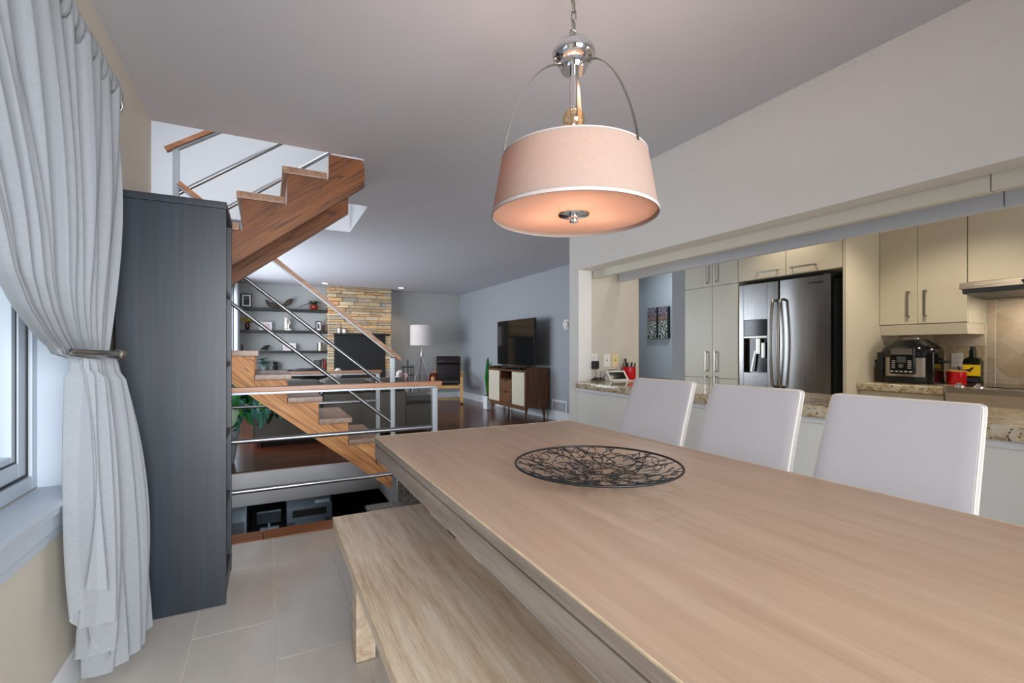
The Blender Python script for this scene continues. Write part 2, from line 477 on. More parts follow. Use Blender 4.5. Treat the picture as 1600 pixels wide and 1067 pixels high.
def text(name, body, size, loc, rot, mat, parent, depth=.0008):
    cu = bpy.data.curves.new(name, 'FONT'); cu.body = body; cu.size = size; cu.extrude = depth; cu.align_x = 'CENTER'; cu.align_y = 'CENTER'
    t = bpy.data.objects.new(name, cu); C.objects.link(t)
    dg = bpy.context.evaluated_depsgraph_get(); me = bpy.data.meshes.new_from_object(t.evaluated_get(dg))
    bpy.data.objects.remove(t); me.materials.clear(); me.materials.append(mat)
    o = bpy.data.objects.new(name, me); C.objects.link(o)
    o.parent = parent; o.location = Vector(loc) - Vector(ORG.get(parent.name, (0, 0, 0))); o.rotation_euler = rot
    return o


def dup(root, loc, rz=None, label=None):
    r = root.copy(); C.objects.link(r); r.location = loc
    if rz is not None: r.rotation_euler = (0, 0, rz)
    if label: r['label'] = label
    for ch in list(root.children):
        c = ch.copy(); C.objects.link(c); c.parent = r
        for g_ in list(ch.children):
            d = g_.copy(); C.objects.link(d); d.parent = c
    return r


def pieces(proto_name, mesh, mat, parent, items):
    """alike pieces sharing one unit mesh; items: (centre, size, rot)"""
    for c, sz, rot in items:
        o = bpy.data.objects.new(proto_name, mesh); C.objects.link(o)
        o.parent = parent; o.location = Vector(c) - Vector(ORG.get(parent.name, (0, 0, 0))); o.scale = sz; o.rotation_euler = rot


def unit_cube(name, mat, bev=.04):
    g = G(); g.box(-.5, .5, -.5, .5, -.5, .5, bev, 1)
    me = bpy.data.meshes.new(name); g.bm.to_mesh(me); g.bm.free(); me.materials.append(mat); return me


def clip(poly, x0, x1, y0, y1):
    def cut(pts, ins, inter):
        out = []
        for i, p in enumerate(pts):
            q = pts[(i + 1) % len(pts)]
            if ins(p): out.append(p)
            if ins(p) != ins(q): out.append(inter(p, q))
        return out
    def ix(x): return lambda p, q: (x, p[1] + (q[1] - p[1]) * (x - p[0]) / (q[0] - p[0]))
    def iy(y): return lambda p, q: (p[0] + (q[0] - p[0]) * (y - p[1]) / (q[1] - p[1]), y)
    for ins, it in ((lambda p: p[0] >= x0, ix(x0)), (lambda p: p[0] <= x1, ix(x1)), (lambda p: p[1] >= y0, iy(y0)), (lambda p: p[1] <= y1, iy(y1))):
        if len(poly) < 3: return []
        poly = cut(poly, ins, it)
    return poly


H = 2.46
YB = -1.65      # wall behind the camera
XL = -.59       # dining room left wall
XP = 2.36       # partition
# ------------------------------------------------------------------ SETTING
g = G()
g.box(-.8, 5.2, YB - .15, 3.19, -.28, -.0012)
g.box(1.06, 5.6, 3.19, 5.1, -.28, -.012); g.box(-.75, 5.6, 5.06, 10.9, -.28, -.012)
g.box(-1.2, -.62, 3.36, 5.06, -.28, -.012)
floor = struct(g, 'floor', M['grout'], smooth=0)
uc = unit_cube('floor_tile', M['tile'], .004)
items = []
col_w, row_l, gap = .295, .603, .004
for k in range(-2, 11):
    x0 = .033 + (k - 1) * col_w; off = 2.22 if k % 2 == 0 else 2.536
    xa, xb = max(x0, XL), min(x0 + col_w, XP)
    if xb - xa < .02: continue
    for j in range(-8, 4):
        ya, yb = off + j * row_l, off + (j + 1) * row_l
        ya, yb = max(ya, YB), min(yb, 3.19)
        if yb - ya < .02: continue
        items.append((((xa + xb) / 2, (ya + yb) / 2, -.006), (xb - xa - gap, yb - ya - gap, .012), (0, 0, 0)))
pieces('tile', uc, M['tile'], floor, items)
uc = unit_cube('floor_plank', M['floor_wood'], .002)
items = []
y = 5.07
while y < 10.68:
    yb = min(y + .092, 10.7); x = -.6 - random.random() * .9
    while x < 4.15:
        xb = x + random.uniform(1.0, 1.7); xa = max(x, -.55); xe = min(xb, 4.15)
        if xe - xa > .05: items.append((((xa + xe) / 2, (y + yb) / 2, -.006), (xe - xa - .0012, yb - y - .0012, .012), (0, 0, 0)))
        x = xb
    y += .092
pieces('plank', uc, M['floor_wood'], floor, items)

# wooden nosing at the stair edge
tr = bpy.data.objects.new('trim_1', None); C.objects.link(tr); tr['kind'] = 'structure'; tr.location = (.3, 3.27, 0); ORG[tr.name] = (.3, 3.27, 0)
for xa, xb in ((-.59, -.02), (-.018, .74), (.742, 1.06)):
    G().box(xa, xb, 3.195, 3.36, -.035, .002, .004).build('nosing_board', M['nosing'], tr)

# ceiling with the stairwell opening
g = G()
g.box(-.75, 5.6, YB - .15, 3.36, H, H + .26)
g.box(.6, 5.6, 3.36, 4.45, H, H + .26); g.box(.83, 5.6, 4.45, 5.53, H, H + .26); g.box(-.75, 5.6, 5.53, 10.9, H, H + .26)
g.box(-1.2, -.75, 5.53, 5.7, H, H + .26)
struct(g, 'ceiling', M['ceiling'], smooth=0)

# dining left wall with its window opening
WY0, WY1, WZ0, WZ1 = .45, 2.10, .688, 2.0
g = G()
g.box(XL - .13, XL, YB, WY0, -.28, H); g.box(XL - .13, XL, WY1, 3.36, -.28, H)
g.box(XL - .13, XL, WY0, WY1, -.28, WZ0); g.box(XL - .13, XL, WY0, WY1, WZ1, H)
struct(g, 'wall_left', M['wall_beige'], smooth=0)
# window: frame, sash, pane, reveal boards, stool and apron
win = bpy.data.objects.new('window_1', None); C.objects.link(win); win['kind'] = 'structure'
win.location = (-.66, 1.3, .688); ORG[win.name] = (-.66, 1.3, .688)


def ring(g, x0, x1, y0, y1, z0, z1, t, bev=.004):
    g.box(x0, x1, y0, y0 + t, z0, z1, bev); g.box(x0, x1, y1 - t, y1, z0, z1, bev)
    g.box(x0, x1, y0 + t, y1 - t, z0, z0 + t, bev); g.box(x0, x1, y0 + t, y1 - t, z1 - t, z1, bev)


g = G(); ring(g, -.74, -.668, WY0 + .003, WY1 - .003, WZ0 + .002, WZ1 - .003, .045); g.build('window_frame', M['vinyl'], win)
g = G(); ring(g, -.728, -.682, WY0 + .052, WY1 - .052, WZ0 + .052, WZ1 - .052, .05); g.build('sash', M['vinyl'], win)
g = G(); ring(g, -.722, -.69, WY0 + .105, WY1 - .105, WZ0 + .105, WZ1 - .105, .02, .003); g.build('glazing_bead', M['vinyl'], win)
g = G(); ring(g, -.6815, -.6775, WY0 + .0475, WY1 - .0475, WZ0 + .0475, WZ1 - .0475, .007, 0); g.build('gasket', M['black'], win)
g = G(); ring(g, -.6895, -.6865, WY0 + .1005, WY1 - .1005, WZ0 + .1005, WZ1 - .1005, .005, 0); g.build('gasket', M['black'], win)
G().box(-.709, -.703, WY0 + .12, WY1 - .12, WZ0 + .12, WZ1 - .12).build('pane', M['glass'], win)
g = G(); g.box(-.668, -.587, WY1 - .012, WY1 - .001, WZ0, WZ1); g.box(-.668, -.587, WY0 + .001, WY0 + .012, WZ0, WZ1); g.box(-.668, -.587, WY0, WY1, WZ1 - .012, WZ1 - .001)
g.build('reveal_board', M['vinyl'], win)
G().box(-.668, -.545, WY0 - .06, WY1 + .05, WZ0 - .02, WZ0 + .001, .006, 2).build('window_sill', M['vinyl'], win)
g = G()
g.prism([(-.589, .668), (-.555, .668), (-.555, .650), (-.566, .640), (-.566, .600), (-.575, .590), (-.575, .565), (-.589, .560)], 'y', WY0 - .05, WY1 + .04)
g.build('sill_apron', M['vinyl'], win)


def baseboard(name, x0, x1, y0, y1, h=.12):
    g = G(); g.box(x0, x1, y0, y1, 0, h, .004); struct(g, name, M['trim'])


baseboard('baseboard_left', XL, XL + .014, YB, 3.19)

# stairwell shell: bump-out on the left, upper storey around the opening
g = G(); g.box(-1.2, -1.08, 3.24, 5.6, -2, 5.1); g.box(-1.08, -.72, 3.24, 3.36, -2, 5.1)
struct(g, 'wall_stairwell', M['wall_up'], smooth=0)
g = G(); g.box(-1.08, .83, 5.526, 5.65, H + .001, 5.1); g.box(.826, .95, 4.45, 5.526, H + .001, 5.1); g.box(.6, .95, 4.33, 4.446, H + .26, 5.1)
g.box(.6, .72, 3.36, 4.33, H + .26, 5.1); g.box(-.72, .72, 3.24, 3.36, H + .26, 5.1)
struct(g, 'wall_upstairs', M['wall_up'], smooth=0)
struct(G().box(-1.2, 1, 3.2, 5.7, 5.1, 5.2), 'ceiling_upstairs', M['ceiling'], smooth=0)
g = G(); g.box(-1.08, -.55, 5.06, 5.18, -.28, H)
struct(g, 'wall_landing', M['wall_white'], smooth=0)
g = G(); g.box(-1.08, 1.06, 5.045, 5.06, -.32, -.013); g.box(1.045, 1.06, 3.36, 5.045, -.32, -.013)
struct(g, 'trim_2', M['trim'], smooth=0)
# basement below the stairwell
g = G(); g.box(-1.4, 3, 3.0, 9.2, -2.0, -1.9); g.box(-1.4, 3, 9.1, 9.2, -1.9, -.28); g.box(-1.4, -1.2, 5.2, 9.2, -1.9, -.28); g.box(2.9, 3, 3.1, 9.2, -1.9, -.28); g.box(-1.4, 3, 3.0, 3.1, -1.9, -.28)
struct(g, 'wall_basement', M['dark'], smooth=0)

# partition with the serving hatch
g = G()
g.box(XP, XP + .136, YB, 3.3, 1.822, H); g.box(XP, XP + .136, 3.3, 3.435, 0, H)
struct(g, 'wall_partition', M['wall_white'], smooth=0)
struct(G().box(XP, XP + .136, YB, 3.3, 0, .813), 'wall_pony', M['wall_pony'], smooth=0)
g = G(); g.box(XP + .136, 3.035, 3.302, 3.435, 0, H); struct(g, 'wall_side', M['wall_tan'], smooth=0)
G_ = G(); G_.box(XP - .012, XP, -.5, 3.31, .786, .813, .003); struct(G_, 'trim_3', M['trim'])
# painted beams above the hatch
for nm, x0, x1, z0, z1, mm, j in (('trim_4', 2.50, 2.545, 1.757, 1.99, 'beam', .764), ('trim_5', 2.785, 2.83, 1.748, 1.95, 'blind', .809)):
    e = bpy.data.objects.new(nm, None); C.objects.link(e); e['kind'] = 'structure'; e.location = (x0, 1, z0); ORG[e.name] = (x0, 1, z0)
    G().box(x0, x1, j + .0015, 3.285, z0, z1, .004).build('beam_board', M[mm], e)
    G().box(x0, x1, YB, j - .0015, z0, z1, .004).build('beam_board', M[mm], e)
# kitchen and hall walls
g = G(); g.box(5.0, 5.12, YB, 3.965, 0, H); struct(g, 'wall_kitchen', M['wall_tan'], smooth=0)
g = G(); g.box(4.152, 4.17, 3.777, 3.965, 0, H); g.box(4.17, 5.3, 3.95, 3.965, 0, H); struct(g, 'trim_6', M['wall_grey'], smooth=0)
g = G(); g.box(5.3, 5.42, 3.965, 5.75, 0, H); struct(g, 'wall_hall', M['wall_hall'], smooth=0)
g = G(); g.box(4.15, 5.3, 5.75, 5.87, 0, H); g.box(4.15, 4.27, 5.87, 10.9, 0, H); struct(g, 'wall_right', M['wall_grey'], smooth=0)
baseboard('baseboard_right', 4.135, 4.15, 5.75, 10.7, .15)
# living room far and left walls
g = G(); g.box(-.75, 4.15, 10.7, 10.85, 0, H); struct(g, 'wall_back', M['wall_greige'], smooth=0)
baseboard('baseboard_back', 2.41, 4.135, 10.685, 10.7, .13)
g = G(); g.box(-.67, -.55, 5.18, 6.2, 0, H); g.box(-.67, -.55, 9.9, 10.7, 0, H); g.box(-.67, -.55, 6.2, 9.9, 2.2, H); g.box(-.67, -.55, 6.2, 9.9, 0, .35)
struct(g, 'wall_living', M['wall_grey'], smooth=0)
win = bpy.data.objects.new('window_2', None); C.objects.link(win); win['kind'] = 'structure'; win.location = (-.62, 8, .35); ORG[win.name] = (-.62, 8, .35)
g = G(); ring(g, -.66, -.60, 6.2, 9.9, .35, 2.2, .06); g.box(-.65, -.61, 8.0, 8.07, .41, 2.14); g.build('window_frame', M['trim'], win)
for ya, yb in ((6.26, 8.0), (8.07, 9.84)): G().box(-.634, -.63, ya, yb, .41, 2.14).build('pane', M['glass'], win)
# walls behind the camera, with a patio door and kitchen window assumed for daylight
g = G(); g.box(-.72, -.1, YB - .12, YB, 0, H); g.box(2.3, 3.0, YB - .12, YB, 0, H); g.box(4.4, 5.12, YB - .12, YB, 0, H)
g.box(-.1, 2.3, YB - .12, YB, 2.2, H); g.box(3.0, 4.4, YB - .12, YB, 2.1, H); g.box(3.0, 4.4, YB - .12, YB, 0, .95)
struct(g, 'wall_front', M['wall_beige'], smooth=0)
for i, (x0, x1, z0, z1) in enumerate(((-.1, 2.3, .0, 2.2), (3.0, 4.4, .95, 2.1))):
    win = bpy.data.objects.new('door_1' if i == 0 else 'window_3', None); C.objects.link(win); win['kind'] = 'structure'
    win.location = (x0, YB, z0); ORG[win.name] = (x0, YB, z0); ya, yb = YB - .1, YB - .04; t_ = .06
    g = G(); g.box(x0, x0 + t_, ya, yb, z0, z1); g.box(x1 - t_, x1, ya, yb, z0, z1); g.box(x0, x1, ya, yb, z0, z0 + t_); g.box(x0, x1, ya, yb, z1 - t_, z1)
    xm = (x0 + x1) / 2; g.box(xm - .03, xm + .03, ya, yb, z0, z1); g.build('window_frame', M['trim'], win)
    G().box(x0 + t_, xm - .03, YB - .072, YB - .068, z0 + t_, z1 - t_).build('pane', M['glass'], win)
    G().box(xm + .03, x1 - t_, YB - .072, YB - .068, z0 + t_, z1 - t_).build('pane', M['glass'], win)
# neighbouring brick wall seen through the dining window
nb = thing('brick_wall', 'pale brick wall outside the dining window', 'wall', (-2.2, 5.4, -.3))
G().box(-2.2, -2.0, 2.6, 8.5, -.3, 3.2).build('mortar_bed', M['mortar'], nb)
uc = unit_cube('brick', M['brick'], .03); items = []
for j in range(34):
    for k in range(7):
        items.append(((-1.99, 4.75 + k * .215 + (.107 if j % 2 else 0), .02 + j * .075), (.03, .205, .065), (0, 0, 0)))
pieces('brick', uc, M['brick'], nb, items)
ground = G(); ground.box(-9, -1.25, -6, 14, -.5, -.3); struct(ground, 'ground', plain('gravel', s(150, 148, 142), .9), smooth=0)
# ------------------------------------------------------------------ STAIRS
st = thing('wooden_staircase', 'oak staircase of two open flights turning beside the dark bookcase', 'staircase', (.3, 4.2, 0))
# lower flight rises to the left: nose X_k, top z_k
RUN, RISE = .2335, .19
LX = lambda k: .877 - RUN * (k - 1)
LZ = lambda k: .375 + RISE * (k - 1)


def low_stringer(y0, y1):
    p = [(.985, -.10), (.985, LZ(0) - .045)]
    for k in range(0, 8):
        xr = LX(k) - .03
        if k > 0: p.append((min(xr, .985), LZ(k) - .045))
        p += [(LX(k + 1) - .03, LZ(k) - .045)]
    p = [q for i, q in enumerate(p) if i == 0 or q != p[i - 1]]
    xe = LX(8) - .03
    p += [(xe, LZ(7) - .045)] if p[-1][0] != xe else []
    zb = lambda x: .816 - .808 * (x + .164)
    p += [(xe, zb(xe))]
    g = G(); g.prism(p, 'y', y0, y1); return g


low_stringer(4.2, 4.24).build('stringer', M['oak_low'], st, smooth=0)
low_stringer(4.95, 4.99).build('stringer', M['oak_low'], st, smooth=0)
for k in range(0, 8):
    G().box(LX(k) - .262, LX(k), 4.175, 5.01, LZ(k) - .045, LZ(k), .005).build('tread', M['oak_tread'], st)
# landing
G().box(-1.07, LX(8) - .004, 3.39, 5.04, LZ(8) - .06, LZ(8), .004).build('landing', M['oak_tread'], st)
# upper flight rises to the right
UX = lambda k: -.167 + .255 * k
UZ = lambda k: 2.127 + .2 * k


def up_stringer(y0, y1):
    zb = lambda x: 2.279 + .775 * (x - .604)
    xs = LX(8) - .02
    p = [(xs, zb(xs)), (.604, 2.279), (.604, H - .06), (.592, H - .002), (UX(2) + .03, H - .002)]
    p += [(UX(2) + .03, UZ(1) - .045)]
    for k in (1, 0, -1):
        p += [(UX(k) + .03, UZ(k) - .045), (UX(k) + .03, UZ(k - 1) - .045)]
    p += [(xs, UZ(-2) - .045)]
    g = G(); g.prism(p, 'y', y0, y1); return g


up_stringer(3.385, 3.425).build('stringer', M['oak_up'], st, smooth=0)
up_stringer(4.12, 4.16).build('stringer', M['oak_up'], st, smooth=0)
for k in (-1, 0, 1):
    G().box(UX(k), UX(k) + .27, 3.365, 4.175, UZ(k) - .045, UZ(k), .005).build('tread', M['oak_tread'], st)
    G().box(UX(k + 1) + .032, UX(k + 1) + .05, 3.43, 4.115, UZ(k), min(UZ(k + 1) - .046, H - .01)).build('riser', M['wall_white'], st)

# carpeted basement steps
cs = thing('carpeted_stairs', 'speckled grey carpeted steps going down past the end of the bench', 'staircase', (.9, 3.78, -.19))
for k in range(4):
    x1 = 1.043 - .27 * k; z = -.19 * (k + 1); g = G()
    g.box(x1 - .30, x1 - (0 if k == 0 else .004), 3.37, 4.16, z - .04, z, .018, 3); g.box(x1 - .26, x1 - (0 if k == 0 else .004), 3.372, 4.158, z - .2, z - .03)
    g.build('carpet_step', M['carpet'], cs, smooth=50)
G().box(1.028, 1.043, 3.372, 4.158, -.19, -.006, .004).build('carpet_riser', M['carpet'], cs)
G().box(1.02, 1.06, 4.165, 4.195, -.19, .06, .003).build('skirt_end', M['trim'], cs)


def tube_rail(name, mat, parent, pts, r=.014):
    g = G(); g.tube(pts, r, 10); return g.build(name, mat, parent, smooth=60)


# guard rail along the dining edge
gr = thing('guard_railing', 'low guard railing with flat oak handrail along dining room edge', 'railing', (1.1, 3.4, 0))
G().box(-.58, 1.165, 3.372, 3.432, .872, .905, .004).build('handrail', M['oak_rail'], gr)
G().box(-.58, 1.13, 3.385, 3.418, .858, .8715).build('flat_bar', M['steel_paint'], gr)
G().box(1.095, 1.135, 3.382, 3.422, .002, .8575, .004).build('post', M['steel_paint'], gr)
for z in (.565, .25): tube_rail('rod', M['steel'], gr, [(-.58, 3.402, z), (1.10, 3.402, z)], .0155)
# guard rail along the living room edge
gr = thing('guard_railing', 'short far guard railing with oak top in front of the sofa', 'railing', (1.05, 5.1, 0))
G().box(-.54, 1.085, 5.075, 5.125, .895, .926, .004).build('handrail', M['oak_rail'], gr)
G().box(-.54, 1.06, 5.088, 5.112, .882, .8945).build('flat_bar', M['steel_paint'], gr)
G().box(1.03, 1.068, 5.082, 5.118, 0, .8815, .004).build('post', M['steel_paint'], gr)
for z in (.60, .28): tube_rail('rod', M['steel'], gr, [(-.54, 5.1, z), (1.035, 5.1, z)], .0145)
# sloping railing of the lower flight
sr = thing('stair_railing', 'sloping railing of lower flight with round steel rods and oak handrail', 'railing', (.99, 4.165, .19))
Y = 4.185


def sloped_bar(g, x0, z0, x1, z1, y, w, t):
    g.tube([(x0, y, z0), (x1, y, z1)], 1, flat=(w, t), up=(0, 0, 1))


g = G(); sloped_bar(g, 1.055, 1.055, -.57, 2.36, Y, .05, .03); g.build('handrail', M['oak_rail'], sr, smooth=0)
g = G(); sloped_bar(g, 1.0, 1.075, -.57, 2.333, Y, .03, .012); g.build('flat_bar', M['steel_paint'], sr, smooth=0)
G().box(.968, 1.006, Y - .019, Y + .019, .187, 1.07, .004).build('post', M['steel_paint'], sr)
tube_rail('rod', M['steel'], sr, [(.985, Y, .772), (-.155, Y, 1.70)], .015)
tube_rail('rod', M['steel'], sr, [(.985, Y, .49), (-.245, Y, 1.50)], .015)
# railing of the upper flight with its newel
sr = thing('stair_railing', 'railing of upper flight rising through ceiling opening from a square newel', 'railing', (-.6, 4.2, 1.7))
Y = 4.215
G().box(-.612, -.572, Y - .02, Y + .02, LZ(8) + .001, 2.61, .004).build('newel_post', M['steel_paint'], sr)
g = G(); sloped_bar(g, -.655, 2.60, .5, 3.40, Y, .05, .03); g.build('handrail', M['oak_rail'], sr, smooth=0)
g = G(); sloped_bar(g, -.60, 2.605, .5, 3.367, Y, .03, .014); g.build('flat_bar', M['steel_paint'], sr, smooth=0)
tube_rail('rod', M['steel'], sr, [(-.585, Y, 2.29), (.5, Y, 3.10)], .016)
tube_rail('rod', M['steel'], sr, [(-.585, Y, 1.985), (.5, Y, 2.82)], .016)

# ------------------------------------------------------------------ DINING ROOM
# bookcase
bk = thing('bookcase', 'tall black-brown bookcase with its plain side towards the table', 'bookcase', (-.355, 2.65, 0))
bx0, bx1, by0, by1, bt = -.55, -.162, 2.456, 2.84, 1.80
G().box(bx0, bx1, by0, by0 + .026, .002, bt - .0305, .002).build('side_panel', M['black_lam'], bk)
G().box(bx0, bx1, by1 - .026, by1, .002, bt - .0305, .002).build('side_panel', M['black_lam'], bk)
G().box(bx0 - .002, bx1 + .003, by0 - .003, by1 + .003, bt - .03, bt, .002).build('top_panel', M['black_lam'], bk)
G().box(bx0, bx1 - .004, by0 + .027, by1 - .027, .004, .07, .002).build('plinth', M['black_lam'], bk)
G().box(bx0, bx0 + .008, by0 + .027, by1 - .027, .07, bt - .031).build('back_panel', M['black_lam'], bk)
SH = (.07, .40, .72, 1.06, 1.40)
for z in SH: G().box(bx0 + .01, bx1 - .003, by0 + .027, by1 - .027, z, z + .02, .001).build('shelf', M['black_lam'], bk)
yy0 = by0 + .03
for z, items_ in ((1.42, (('book_red', .25, 'tall red spined book at the edge of the dark bookcase top shelf'), ('book_grey', .21, 'grey spined book behind the red one on the bookcase top shelf'))),
                  (1.08, (('book_brown', .24, 'brown spined book at the edge of the bookcase middle shelf'), ('book_blue', .20, 'navy spined book behind the brown one on the bookcase middle shelf'))),
                  (.74, (('book_grey', .22, 'grey spined book at the edge of the bookcase lower shelf'), ('book_red', .18, 'short red spined book behind the grey one on the bookcase lower shelf')))):
    yy = yy0
    for q, (cn, hh, lab) in enumerate(items_):
        g = G(); g.box(bx1 - .20, bx1 - .004 - .02 * q, yy, yy + .03, z + .0005, z + hh, .003)
        tag(center(g.build('book', M[cn])), lab, 'book', 'books in the dark bookcase'); yy += .033

# curtain gathered by a metal holdback
cu = thing('curtain', 'white sheer curtain swept aside and gathered at the dining window', 'curtain', (-.5, 2.05, 0))


def lerp_pts(pts, t):
    for (a, *p), (b, *q) in zip(pts, pts[1:]):
        if t <= b:
            k = (t - a) / (b - a) if b > a else 0; k = k * k * (3 - 2 * k)
            return [x + (y_ - x) * k for x, y_ in zip(p, q)]
    return list(pts[-1][1:])


EDGE = [(2.09, .70), (1.9, .92), (1.7, 1.13), (1.55, 1.275), (1.443, 1.37), (1.323, 1.461), (1.248, 1.554), (1.18, 1.68), (1.144, 1.775), (1.125, 1.80)]


def edge_y(z):
    for (z0, y0), (z1, y1) in zip(EDGE, EDGE[1:]):
        if z1 <= z <= z0: return y0 + (y1 - y0) * (z0 - z) / (z0 - z1)
    return EDGE[0][1] if z > 2.09 else EDGE[-1][1]


def curt(u, v):
    # v 0 = rod, 1 = hem ; u 0 = leading edge, 1 = wall-side edge
    ztie = 1.125
    hem = .03 + .92 * max(0, .5 - u) ** 1.25 + .02 * math.sin(u * 40)
    if v < .48:
        z = 2.09 + (ztie - 2.09) * (v / .48) - .05 * math.sin(math.pi * v / .48) * (1 - u)
        y0 = edge_y(z); y1 = 2.245 - .105 * max(0, (v / .48 - .35) / .65) ** 1.6
        k = (v / .48); amp = .022 + .010 * math.sin(math.pi * k); amp = amp * (1 - .45 * k)
        uu = u ** (1 + .5 * k)
        y = y0 + (y1 - y0) * uu; x = -.50 - .01 * k
        fold = math.sin(u * 2 * math.pi * 14 + 1.1 * math.sin(v * 5 + u * 6)) + .35 * math.sin(u * 2 * math.pi * 23 + 1)
        x += amp * fold
        x -= .03 * k * (1 - u)
    else:
        k = (v - .48) / .52; z = ztie + (hem - ztie) * k
        k2 = min(1, k * 1.35); e = 1 - (1 - k2) ** 2
        y0 = 1.80 + .05 * e; y1 = 2.14 + .175 * e
        y = y0 + (y1 - y0) * u
        cx_ = -.492 + .075 * e * max(0, u - .35)
        fold = math.sin(u * 2 * math.pi * 6.5 + .6 * math.sin(k * 3)) + .4 * math.sin(u * 2 * math.pi * 15 + 2 + k)
        x = cx_ + (.030 + .014 * e) * fold * (1 if k > .06 else .7)
    return (max(x, -.582), y, z)


g = G(); g.grid(curt, 260, 90, uv=True); g.build('drape', M['curtain'], cu, smooth=180, fix=False)


def header(u, v):
    x, y, z = curt(u, 0); a = .028 * (1 if v < .5 else -1)
    return (-.5 + (.019 + .006 * math.sin(u * 2 * math.pi * 28)) * math.cos(v * 2 * math.pi), y, 2.095 + .045 * math.sin(v * 2 * math.pi) * (1 + .12 * math.sin(u * 2 * math.pi * 22)))


g = G(); g.grid(header, 220, 12, uv=True); g.build('rod_pocket', M['curtain'], cu, smooth=180, fix=False)
cr = thing('curtain_rod', 'metal curtain rod with looped ring finial above the dining window', 'curtain rod', (-.5, 2.25, 2.09))
G().cyl((-.5, .3, 2.095), (-.5, 2.265, 2.095), .009, n=14).build('rod', M['nickel'], cr)
g = G()
for dz, dx, tilt in ((.012, .0, .5), (-.016, .0, -.5)):
    ringp = [(-.5 + .011 * math.cos(a), 2.275 + .012 * math.sin(a) * math.sin(tilt), 2.09 + dz + .026 * math.sin(a)) for a in [i * 2 * math.pi / 20 for i in range(20)]]
    g.tube(ringp, .0045, 8, closed=True)
g.build('finial', M['nickel'], cr, smooth=80)
G().box(-.589, -.49, 2.257, 2.263, 2.07, 2.08).build('bracket', M['nickel'], cr)
hb = thing('curtain_holdback', 'curved brushed metal holdback gripping the white curtain', 'holdback', (-.5, 2.0, 1.115))
arc = [(-.588, 2.10, 1.122), (-.53, 2.10, 1.122), (-.475, 2.085, 1.124), (-.452, 2.05, 1.126), (-.446, 1.97, 1.128), (-.450, 1.89, 1.130), (-.468, 1.82, 1.132), (-.50, 1.785, 1.135)]
G().tube(arc, .0085, 10).build('hook', M['nickel'], hb, smooth=80)
g = G(); g.ball((-.452, 2.075, 1.125), .019); g.build('knob', M['nickel'], hb, smooth=80)

# dining table
tb = thing('dining_table', 'large washed acacia dining table under the pendant lamp', 'table', (.93, 1.05, 0))
tx0, tx1, ty0, ty1 = .42, 1.445, -.12, 2.11
G().box(tx0, tx1, ty0, ty1, .731, .76, .004).build('tabletop', [M['table']], tb)
g = G(); g.box(tx0 + .005, tx1 - .005, ty0 + .005, ty1 - .005, .725, .731); g.build('shadow_groove', M['table_edge'], tb, smooth=0)
g = G(); g.box(tx0, tx1, ty0, ty1, .668, .7255, .003); g.build('apron', M['table_edge'], tb)
G().box(tx0 - .0006, tx1 + .0006, ty0 - .0006, ty1 + .0006, .7315, .7565).build('edge_band', M['table_edge'], tb, smooth=0)
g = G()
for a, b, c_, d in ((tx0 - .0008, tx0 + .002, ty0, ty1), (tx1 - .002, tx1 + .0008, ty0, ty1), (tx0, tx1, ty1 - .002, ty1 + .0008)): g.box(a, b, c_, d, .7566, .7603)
g.build('worn_edge_highlight', M['worn_highlight'], tb, smooth=0)
for x in (.66, 1.2):
    for y in (.35, 1.66): G().box(x - .05, x + .05, y - .05, y + .05, .002, .668, .004).build('leg', M['table_edge'], tb)
# bench
bn = thing('bench', 'weathered acacia bench half under the dining table', 'bench', (.42, 1.1, 0))
G().box(.237, .604, .12, 2.03, .415, .46, .004).build('seat', M['bench'], bn)
g = G(); g.box(.265, .576, .16, 1.99, .36, .4145, .003); g.build('apron', M['bench'], bn)
g = G(); g.box(.2362, .239, .12, 2.03, .4565, .4603); g.box(.237, .604, 2.0275, 2.0308, .4575, .4602); g.build('worn_edge_highlight', M['worn_highlight'], bn, smooth=0)
for x in (.287, .484):
    for y in (.27, 1.775): G().box(x, x + .07, y, y + .092, .002, .36, .003).build('leg', M['bench'], bn)


